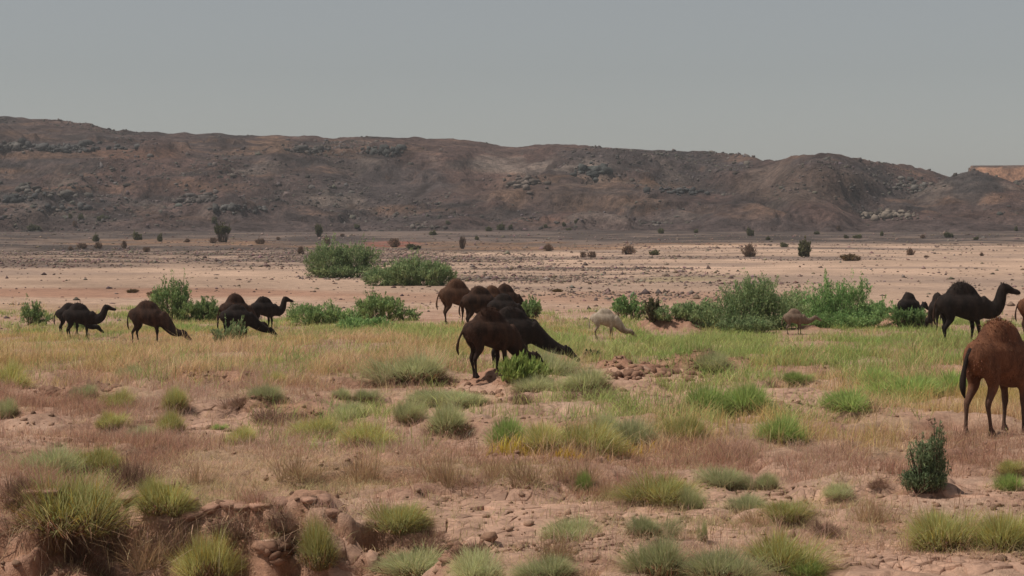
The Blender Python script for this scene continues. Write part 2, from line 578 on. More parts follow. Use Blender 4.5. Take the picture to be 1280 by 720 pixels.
def ground_col(x, y, z):
    u, v = proj(x, y, z)
    n = fbm(x / 9, y / 9, 201, 4) - 0.5
    nb = fbm(x / 40, y / 26, 203, 4) - 0.5
    ns = fbm(x / 1.2, y / 1.2, 205, 3) - 0.5
    vv = v + nb * 16 * ss(470, 330, v) ; uu = u + n * 60
    c = np.tile(C_CLAY, (len(x), 1))
    c = mixc(c, C_SAND, np.clip(0.45 + 1.6 * ns, 0, 0.75))
    c = mixc(c, C_SAND, ss(400, 372, vv))
    c = mixc(c, C_RED, 0.65 * emask(uu, vv, 110, 366, 330, 7))
    c = mixc(c, C_RED, 0.4 * emask(uu, vv, 520, 372, 160, 6))
    c = mixc(c, C_RED, 0.4 * emask(uu, vv, 840, 372, 180, 9))
    c = mixc(c, C_LIT, 0.55 * emask(uu, vv, 50, 385, 110, 6))
    g = emask(uu, vv, 120, 325, 520, 12) * np.clip(0.95 + 2.2 * n, 0.4, 1)
    g = np.maximum(g, emask(uu, vv, 640, 342, 240, 10) * np.clip(0.62 + 2.4 * n, 0, 0.9))
    g = np.maximum(g, 0.8 * emask(uu, vv, 800, 322, 300, 4))
    g = np.maximum(g, 0.5 * emask(uu, vv, 820, 356, 190, 10) * np.clip(0.5 + 3 * n, 0, 1))
    c = mixc(c, C_GRAV, np.clip(g, 0, 1) * 0.85)
    c = mixc(c, C_DARK, ss(319, 311, vv + 8 * ss(500, 1000, u)) * np.clip(1.05 + 1.2 * n, 0.7, 1))
    c = mixc(c, C_ORG * 0.85, 0.6 * emask(uu, v + nb * 10, 660, 307, 330, 4.5) * np.clip(0.6 + 3.5 * n, 0, 1))
    c = mixc(c, C_ORG, 0.5 * emask(uu, v + nb * 8, 200, 303, 160, 3) * np.clip(0.6 + 3 * n, 0, 1))
    c = mixc(c, np.array((0.27, 0.09, 0.06)), 0.8 * emask(u + n * 25, v, 490, 305, 38, 3.5))
    stk = fbm(x / 34, y / 17, 209, 4) - 0.5; stf = fbm(x / 7, y / 12, 211, 3) - 0.5
    fz = ss(80, 130, y)
    c = c * (1 + fz * (0.6 * stk + 0.4 * stf))[:, None]
    c = mixc(c, C_GRAV * 1.5, fz * np.clip(2.6 * (fbm(x / 22, y / 26, 213, 4) - 0.52), 0, 0.55))
    c = mixc(c, np.array((0.30, 0.25, 0.13)), 0.5 * emask(uu, vv, 830, 348, 140, 5) * np.clip(0.5 + 4 * stf, 0, 1))
    hum = np.zeros_like(x)
    for bx, by, rx, ry, h, p in BUMPS:
        hum = np.maximum(hum, np.clip(1.4 - np.sqrt(((x - bx) / rx) ** 2 + ((y - by) / ry) ** 2), 0, 1))
    # straw litter where grass stands
    lit = np.maximum.reduce([emask(uu, v, 200, 460, 420, 55), emask(uu, v, 900, 435, 400, 32), emask(uu, v, 300, 590, 330, 35), emask(uu, v, 1080, 545, 190, 30), emask(uu, v, 800, 545, 180, 26)])
    c = mixc(c, C_LIT, lit * np.clip(0.45 + 1.8 * ns, 0, 0.8))
    c = mixc(c, C_RED * 1.05, 0.55 * hum)
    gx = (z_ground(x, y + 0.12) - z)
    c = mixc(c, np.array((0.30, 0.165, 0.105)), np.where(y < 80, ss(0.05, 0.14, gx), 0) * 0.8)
    c = mixc(c, C_RED, 0.35 * np.clip(1.6 * (fbm(x / 2.2, y / 2.2, 207, 3) - 0.45), 0, 1) * ss(70, 40, y))
    return c * (1 + 0.25 * ns)[:, None]


s_in = np.linspace(-0.30, 0.30, 430)
s_out = np.linspace(0.33, 1.3, 26)
SG = np.concatenate([-s_out[::-1], s_in, s_out])
YG = np.concatenate([np.linspace(2, 18.5, 24), np.geomspace(19, 34, 300), np.geomspace(34.15, 90, 210), np.geomspace(90.5, 640, 180)])
def z_gm(x, y):
    z = z_ground(x, y)
    GRID['g'] = (SG, YG, z, 4.0)
    return z - recess(x, y, z)


me = gridmesh('ground', SG, YG, lambda s, y: s * (y + 4), z_gm, ground_col)
ground = ob('ground', me, M_ground)
tag(ground, kind='structure')
# the ground goes on behind and beside the camera
V = [(-2500, -900, -1.3), (2500, -900, -1.3), (2500, 2600, -1.3), (-2500, 2600, -1.3)]
plain = ob('ground', mk('ground', V, [np.array([[0, 1, 2, 3]])], np.tile(C_CLAY * 0.8, (4, 1))), M_plate)
tag(plain, kind='structure')


# ------------------------------------------------------------------ hills
def hill_col(x, y, z):
    u, v = proj(x, y, z)
    n = fbm(x / 70, y / 110, 301, 4) - 0.5
    nf = fbm(x / 12, y / 16, 303, 4) - 0.5
    st = fbm(x / 60, z / 2.2 + 6 * n, 305, 3) - 0.5
    base = np.array((0.138, 0.092, 0.077))
    c = np.tile(base, (len(x), 1))
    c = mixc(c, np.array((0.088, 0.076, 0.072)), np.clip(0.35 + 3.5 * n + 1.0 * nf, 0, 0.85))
    c = mixc(c, np.array((0.19, 0.12, 0.08)), np.clip(3.0 * st + 2.0 * nf - 0.25, 0, 0.75))
    c = mixc(c, np.array((0.23, 0.19, 0.155)), np.clip(4.5 * (fbm(x / 35, y / 30, 307, 4) - 0.66), 0, 0.7))
    c = mixc(c, np.array((0.05, 0.047, 0.045)), np.clip(4.0 * (fbm(x / 22, z / 3 + n * 4, 309, 4) - 0.58), 0, 0.7))
    uu = u + nf * 60; vv = v + nf * 10
    c = mixc(c, np.array((0.27, 0.225, 0.185)), 0.75 * emask(uu, vv, 660, 207, 105, 11) * np.clip(0.6 + 3 * nf, 0, 1))
    c = mixc(c, np.array((0.25, 0.16, 0.10)), 0.55 * emask(uu, vv, 730, 240, 140, 20) * np.clip(0.5 + 3 * nf, 0, 1))
    c = mixc(c, np.array((0.27, 0.15, 0.095)), 0.7 * emask(uu, vv, 680, 277, 40, 5))
    c = mixc(c, np.array((0.27, 0.15, 0.095)), 0.5 * emask(uu, vv, 170, 192, 60, 6))
    c = mixc(c, np.array((0.26, 0.17, 0.11)), 0.6 * emask(uu, vv, 340, 180, 22, 10))
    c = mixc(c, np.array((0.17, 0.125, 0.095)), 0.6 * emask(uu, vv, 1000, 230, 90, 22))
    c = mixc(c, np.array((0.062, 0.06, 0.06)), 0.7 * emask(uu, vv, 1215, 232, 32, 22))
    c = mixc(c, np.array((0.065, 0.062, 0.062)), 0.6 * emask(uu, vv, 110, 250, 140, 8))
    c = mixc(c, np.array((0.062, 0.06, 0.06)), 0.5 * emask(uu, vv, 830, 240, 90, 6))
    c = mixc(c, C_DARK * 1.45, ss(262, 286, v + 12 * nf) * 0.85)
    mesa = (y > 1190) & (u > 1180)
    c[mesa] = np.array((0.37, 0.195, 0.12))
    c[mesa] *= (0.75 + 0.5 * fbm(x[mesa] / 40, z[mesa] / 2.5, 311, 3))[:, None]
    topm = mesa & (z > CAM_H + (HORIZ - 210.5) / FPX * 1330)
    c[topm] = np.array((0.14, 0.09, 0.07))
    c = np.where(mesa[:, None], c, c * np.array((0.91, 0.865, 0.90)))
    return np.clip(c * (1 + 0.7 * nf)[:, None], 0.01, 1)


SH = np.concatenate([np.linspace(-0.75, -0.33, 60), np.linspace(-0.325, 0.325, 520), np.linspace(0.33, 0.75, 60)])
YH = np.concatenate([np.linspace(560, 1060, 270), np.linspace(1065, 1180, 12), np.linspace(1185, 1420, 50)])


def z_hm(x, y):
    z = z_all(x, y)
    GRID['h'] = (SH, YH, z, 0.0)
    return z - 1.2 * ss(590, 562, y)


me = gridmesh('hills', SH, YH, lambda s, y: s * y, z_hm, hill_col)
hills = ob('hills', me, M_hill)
tag(hills, kind='structure')

# ------------------------------------------------------------------ stones
PHI = (1 + 5 ** 0.5) / 2
ICO = np.array([(-1, PHI, 0), (1, PHI, 0), (-1, -PHI, 0), (1, -PHI, 0), (0, -1, PHI), (0, 1, PHI), (0, -1, -PHI), (0, 1, -PHI), (PHI, 0, -1), (PHI, 0, 1), (-PHI, 0, -1), (-PHI, 0, 1)]) / math.hypot(1, PHI)
ICF = np.array([(0, 11, 5), (0, 5, 1), (0, 1, 7), (0, 7, 10), (0, 10, 11), (1, 5, 9), (5, 11, 4), (11, 10, 2), (10, 7, 6), (7, 1, 8), (3, 9, 4), (3, 4, 2), (3, 2, 6), (3, 6, 8), (3, 8, 9), (4, 9, 5), (2, 4, 11), (6, 2, 10), (8, 6, 7), (9, 8, 1)])


OCT = np.array([(1, 0, 0), (-1, 0, 0), (0, 1, 0), (0, -1, 0), (0, 0, 1), (0, 0, -1)], float)
OCF = np.array([(0, 2, 4), (2, 1, 4), (1, 3, 4), (3, 0, 4), (2, 0, 5), (1, 2, 5), (3, 1, 5), (0, 3, 5)])


def rocks(P, size, cols, flatn=0.65, rg=None, low=False):
    rg = rg or rng
    n = len(P)
    BV, BF = (OCT, OCF) if low else (ICO, ICF)
    nv = len(BV)
    V = np.repeat(BV[None], n, 0) * (1 + 0.28 * rg.standard_normal((n, nv, 1))).clip(0.5, 1.6)
    V = V * np.stack([rg.uniform(0.7, 1.3, n), rg.uniform(0.7, 1.3, n), rg.uniform(0.6, 1.2, n) * flatn], -1)[:, None, :]
    a = rg.uniform(0, 6.283, n)
    ca, sa = np.cos(a)[:, None], np.sin(a)[:, None]
    V = np.stack([V[..., 0] * ca - V[..., 1] * sa, V[..., 0] * sa + V[..., 1] * ca, V[..., 2]], -1)
    V = V * size[:, None, None] + P[:, None, :]
    F = (np.arange(n)[:, None, None] * nv + BF[None]).reshape(-1, 3)
    return V.reshape(-1, 3), F, np.repeat(cols, nv, 0)


# stones strewn over the plain
rg = np.random.default_rng(11)
n = 26000
y = np.exp(rg.uniform(math.log(75), math.log(560), n * 5)); x = rg.uniform(-0.31, 0.31, n * 5) * y
u, v = proj(x, y, zq(x, y))
dn = fbm(x / 9, y / 9, 201, 4) - 0.5
vw = v + (fbm(x / 40, y / 26, 203, 4) - 0.5) * 16
d = 0.06 + 1.3 * emask(u, vw, 120, 323, 560, 13) + 0.8 * emask(u, vw, 640, 342, 260, 11) + 0.7 * emask(u, vw, 800, 322, 320, 4) + 0.3 * emask(u, vw, 790, 362, 230, 13) + 0.15 * emask(u, vw, 480, 374, 160, 6) + 0.3 * ss(318, 308, v)
d = d * np.clip(0.6 + 3.2 * dn, 0.06, 1.4)
k = rg.random(len(x)) < d * 0.8
x, y = x[k][:n], y[k][:n]
sz = np.clip(rg.lognormal(-2.6, 0.5, len(x)), 0.025, 0.32) * (0.55 + y / 300)
P = np.stack([x, y, zq(x, y) + sz * 0.15], -1)
cc = np.array((0.20, 0.145, 0.12)) * rg.uniform(0.5, 1.6, (len(x), 1)) * (1 + 0.08 * rg.standard_normal((len(x), 3)))
V, F, Cc = rocks(P, sz, cc, 0.7, rg, True)
o = ob('scattered_stones', mk('scattered_stones', V, [F], Cc), M_stone)
tag(o, 'dark brown stones strewn in bands over the sandy plain', 'stones', kind='stuff')

# scree on the hillside
n = 11000
y = rg.uniform(600, 1000, n * 4); x = rg.uniform(-0.34, 0.34, n * 4) * y
d = np.clip(5 * (fbm(x / 40, y / 45, 405, 4) - 0.47), 0.03, 1) * ss(610, 690, y)
k = rg.random(len(x)) < d
x, y = x[k][:n], y[k][:n]
sz = np.clip(rg.lognormal(-0.95, 0.5, len(x)), 0.2, 1.6)
P = np.stack([x, y, zq(x, y) + sz * 0.1], -1)
cc = np.array((0.095, 0.08, 0.072)) * rg.uniform(0.5, 1.7, (len(x), 1)) * (1 + 0.06 * rg.standard_normal((len(x), 3)))
V, F, Cc = rocks(P, sz, cc, 0.8, rg)
o = ob('hillside_scree', mk('hillside_scree', V, [F], Cc), M_stone)
tag(o, 'loose dark boulders and scree scattered over the hillside', 'scree', kind='stuff')

# rock outcrops
OUT = [
    (75, 186, 62, 5, 70, 1.3, 'long dark rock ledge high on the hill under the tallest crest', (0.075, 0.072, 0.07)),
    (10, 184, 25, 4, 26, 1.2, 'grey rock ledge at the end of the highest hillside', (0.12, 0.11, 0.10)),
    (482, 190, 17, 5, 30, 1.3, 'dark green-grey rock outcrop just below the middle of the ridge crest', (0.07, 0.07, 0.066)),
    (742, 214, 20, 7, 34, 1.4, 'dark boulder outcrop beside the pale rock bands', (0.068, 0.07, 0.066)),
    (1108, 270, 30, 5, 60, 1.0, 'heap of pale brown boulders at the foot of the hills', (0.17, 0.14, 0.115)),
    (655, 230, 28, 8, 36, 1.2, 'brown boulder outcrop below the pale rock bands', (0.13, 0.105, 0.09)),
    (385, 188, 22, 5, 26, 1.3, 'dark blocks on the upper slope beside a sandy gully', (0.085, 0.078, 0.072)),
    (250, 252, 30, 7, 34, 1.2, 'jumbled rocks on the lower slope above the flat-topped thorn tree', (0.10, 0.085, 0.078)),
    (25, 249, 22, 4, 26, 1.1, 'low dark rock rib at the bottom of the highest hillside', (0.07, 0.07, 0.07)),
    (535, 285, 18, 1.6, 10, 1.0, 'short row of dark boulders on the gravel flat', (0.10, 0.085, 0.075)),
    (1135, 232, 22, 8, 34, 1.0, 'rubbly grey outcrop on the flank beside the cone-shaped hill', (0.11, 0.10, 0.09)),
    (1215, 214, 12, 4, 22, 1.1, 'dark cap rocks on the cone-shaped hill', (0.075, 0.07, 0.068)),
    (90, 262, 40, 3, 30, 0.9, 'dark line of rocks low on the left slope', (0.075, 0.072, 0.07)),
    (300, 262, 40, 4, 30, 1.0, 'grey rocks along the foot of the slope behind the thorn tree', (0.10, 0.095, 0.09)),
    (850, 240, 34, 4, 34, 1.0, 'bluish dark rock band on the spur', (0.075, 0.075, 0.075)),
    (60, 240, 50, 8, 22, 1.2, 'scattered blocks on the broad slope under the highest crest', (0.10, 0.09, 0.08)),
]
for (uc, vc, du, dv, cnt, s, lab, colr) in OUT:
    pts = []
    s = s * 0.72
    for k in range(int(cnt * 1.5)):
        pts.append(at(uc + rg.normal() * du * 0.55, vc + rg.normal() * dv * 0.55))
    P = np.array(pts)
    c0 = P.mean(0)
    keep = np.abs(P[:, 1] - np.median(P[:, 1])) < 70
    P = P[keep]
    c0 = np.median(P, 0)
    sz = np.clip(rg.lognormal(0.0, 0.4, len(P)), 0.5, 2.2) * s
    P2 = P - c0
    P2[:, 2] += sz * 0.35
    cc = np.array(colr) * rg.uniform(0.6, 1.45, (len(P), 1))
    t = thing('rock_outcrop', tuple(c0), 0, lab, 'rock outcrop')
    big = np.argsort(-sz)[:8]
    for q in big:
        V, F, Cc = rocks(np.zeros((1, 3)), sz[q:q + 1] * 1.15, cc[q:q + 1], 0.85, rg)
        o = ob('boulder', mk('boulder', V, [F], Cc), M_stone, t)
        o.location = P2[q]
    rest = np.setdiff1d(np.arange(len(P)), big)
    if len(rest):
        V, F, Cc = rocks(P2[rest], sz[rest], cc[rest], 0.85, rg)
        tag(ob('small_boulders', mk('small_boulders', V, [F], Cc), M_stone, t), kind='stuff')


# ------------------------------------------------------------------ blades and leaves
def blades(B, T, mid, w, colb, colt, rg):
    """B base (n,3), T tip (n,3), mid (n,3), w width (n), colours (n,3)"""
    n = len(B)
    d = T - B
    a = np.arctan2(d[:, 1], d[:, 0]) + rg.uniform(-1.2, 1.2, n) + math.pi / 2
    side = np.stack([np.cos(a), np.sin(a), np.zeros(n)], -1) * w[:, None] * 0.5
    V = np.stack([B - side, B + side, mid + side * 0.85, mid - side * 0.85, T], 1)
    i = np.arange(n)[:, None] * 5
    Q = i + np.array([0, 1, 2, 3]); Tt = i + np.array([3, 2, 4])
    cm = colb * 0.4 + colt * 0.6
    C = np.stack([colb, colb, cm, cm, colt], 1)
    return V.reshape(-1, 3), Q, Tt, C.reshape(-1, 3)


def jit(c, n, rg, v=0.25, h=0.07):
    c = np.asarray(c, float)
    return np.clip(c * (1 + v * rg.standard_normal((n, 1))) * (1 + h * rg.standard_normal((n, 3))), 0.004, 0.9)


def tussock_mesh(seed, n, RR, H, ca, cb, base=(0.26, 0.18, 0.11), w=0.0042, splay=1.0, yellow=None, fuzz=0.75):
    """dome of fine stems: long ones from the ground plus short sprigs filling the outer shell"""
    rg = np.random.default_rng(seed)
    k = 8
    cen = rg.normal(0, 0.38, (k, 2)) * RR
    hs = rg.uniform(0.5, 1.12, k)
    idx = rg.integers(0, k, n)
    el = np.arcsin(rg.uniform(0.0, 1.0, n) ** 0.8); th = rg.uniform(0, 6.283, n)
    rr = RR * 0.66 * splay
    D = np.stack([np.cos(el) * np.cos(th) * rr, np.cos(el) * np.sin(th) * rr, np.sin(el) * H * hs[idx]], -1)
    Cn = np.stack([cen[idx, 0], cen[idx, 1], np.full(n, 0.0)], -1)
    T = Cn + D * rg.uniform(0.72, 1.08, n)[:, None] + rg.normal(0, 0.085 * RR, (n, 3))
    T[:, 2] = np.maximum(T[:, 2] + 0.02, 0.02)
    short = rg.random(n) < fuzz
    f0 = np.where(short, rg.uniform(0.35, 0.75, n), rg.uniform(0.02, 0.2, n))
    B = Cn * 0.75 + D * f0[:, None] * np.stack([np.full(n, 0.85), np.full(n, 0.85), np.full(n, 0.9)], -1)
    B[:, 2] = np.where(short, B[:, 2], -0.03)
    B += rg.normal(0, 0.02 * RR, (n, 3))
    mid = B * 0.5 + T * 0.5 + rg.normal(0, 0.012 * RR, (n, 3))
    mid[:, 2] += 0.05 * H
    mixv = rg.random((n, 1))
    colt = jit(np.asarray(ca), n, rg, 0.2) * mixv + jit(np.asarray(cb), n, rg, 0.2) * (1 - mixv)
    tone = 0.85 + 0.3 * rg.random(k)
    colt = colt * tone[idx][:, None]
    if yellow is not None:
        yk = rg.random(n) < 0.25
        colt[yk] = jit(yellow, yk.sum(), rg)
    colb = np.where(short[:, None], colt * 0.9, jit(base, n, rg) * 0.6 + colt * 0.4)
    V, Q, Tt, C = blades(B, T, mid, w * rg.uniform(0.6, 1.3, n), colb, colt, rg)
    return mk('blades', V, [Q, Tt], C)


def litter_mesh(seed, n, RR, H, c=(0.24, 0.145, 0.09)):
    rg = np.random.default_rng(seed)
    th = rg.uniform(0, 6.283, n); rho = np.sqrt(rg.random(n))
    B = np.stack([np.cos(th) * rho * RR * 0.62, np.sin(th) * rho * RR * 0.62, rg.uniform(-0.02, 0.05, n)], -1)
    th2 = th + rg.normal(0, 0.9, n)
    L = RR * rg.uniform(0.15, 0.5, n)
    T = B + np.stack([np.cos(th2) * L, np.sin(th2) * L, rg.uniform(-0.02, 1, n) ** 1 * H * 0.4], -1)
    T[:, 2] = np.maximum(T[:, 2], 0.0)
    mid = (B + T) / 2
    mid[:, 2] += 0.12 * H
    colr = jit(c, n, rg, 0.4)
    V, Q, Tt, C = blades(B, T, mid, 0.012 * rg.uniform(0.5, 1.2, n), colr, colr, rg)
    return mk('dead_base', V, [Q, Tt], C)


GREY = ((0.57, 0.56, 0.31), (0.45, 0.46, 0.225))
YEL = ((0.63, 0.59, 0.26), (0.48, 0.50, 0.19))
BRI = ((0.46, 0.55, 0.19), (0.33, 0.43, 0.13))
DRY = ((0.33, 0.20, 0.14), (0.22, 0.135, 0.10))
STRAW = ((0.52, 0.36, 0.20), (0.40, 0.25, 0.15))
KIND = {
    'grey': [tussock_mesh(900 + k, 4300, 0.5, 0.46, *GREY, splay=1.1) for k in range(4)],
    'yellow': [tussock_mesh(920 + k, 4500, 0.5, 0.48, *YEL, splay=1.1, yellow=(0.46, 0.34, 0.08)) for k in range(4)],
    'green': [tussock_mesh(940 + k, 3000, 0.5, 0.46, *BRI, w=0.008, splay=1.15, base=(0.16, 0.17, 0.06)) for k in range(4)],
    'dead': [tussock_mesh(960 + k, 1100, 0.5, 0.36, *DRY, w=0.007, splay=1.15, fuzz=0.5) for k in range(3)],
    'straw': [tussock_mesh(980 + k, 520, 0.5, 0.55, *STRAW, w=0.006, splay=1.2, fuzz=0.35) for k in range(3)],
}
BASE = [litter_mesh(990 + k, 420, 0.5, 0.42) for k in range(3)]
NAMES = {'grey': ('grass_tussock', 'grass tussock'), 'yellow': ('grass_tussock', 'grass tussock'), 'green': ('grass_tussock', 'grass tussock'),
         'dead': ('dead_shrub', 'dead shrub'), 'straw': ('straw_tuft', 'straw tuft')}
tcount = [0]
TPOS = []


def tussock(u, v, wpx, hpx, kind, label, group=None):
    x, y, z = at(u, v)
    s = y / FPX
    i = tcount[0]; tcount[0] += 1
    nm, cat = NAMES[kind]
    sx = wpx * s / 0.82; sz = hpx * s / 0.52
    TPOS.append((x, y, wpx * s * 0.5))
    jr = random.Random(i * 13 + 5)
    t = thing(nm, (x, y, z - 0.01), (i * 2.399) % 6.283, label, cat, group, (sx * jr.uniform(0.92, 1.15), sx * jr.uniform(0.75, 1.0), sz))
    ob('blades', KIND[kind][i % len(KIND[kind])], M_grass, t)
    if kind in ('grey', 'yellow', 'green'):
        ob('dead_base', BASE[i % 3], M_twig, t)
    return t


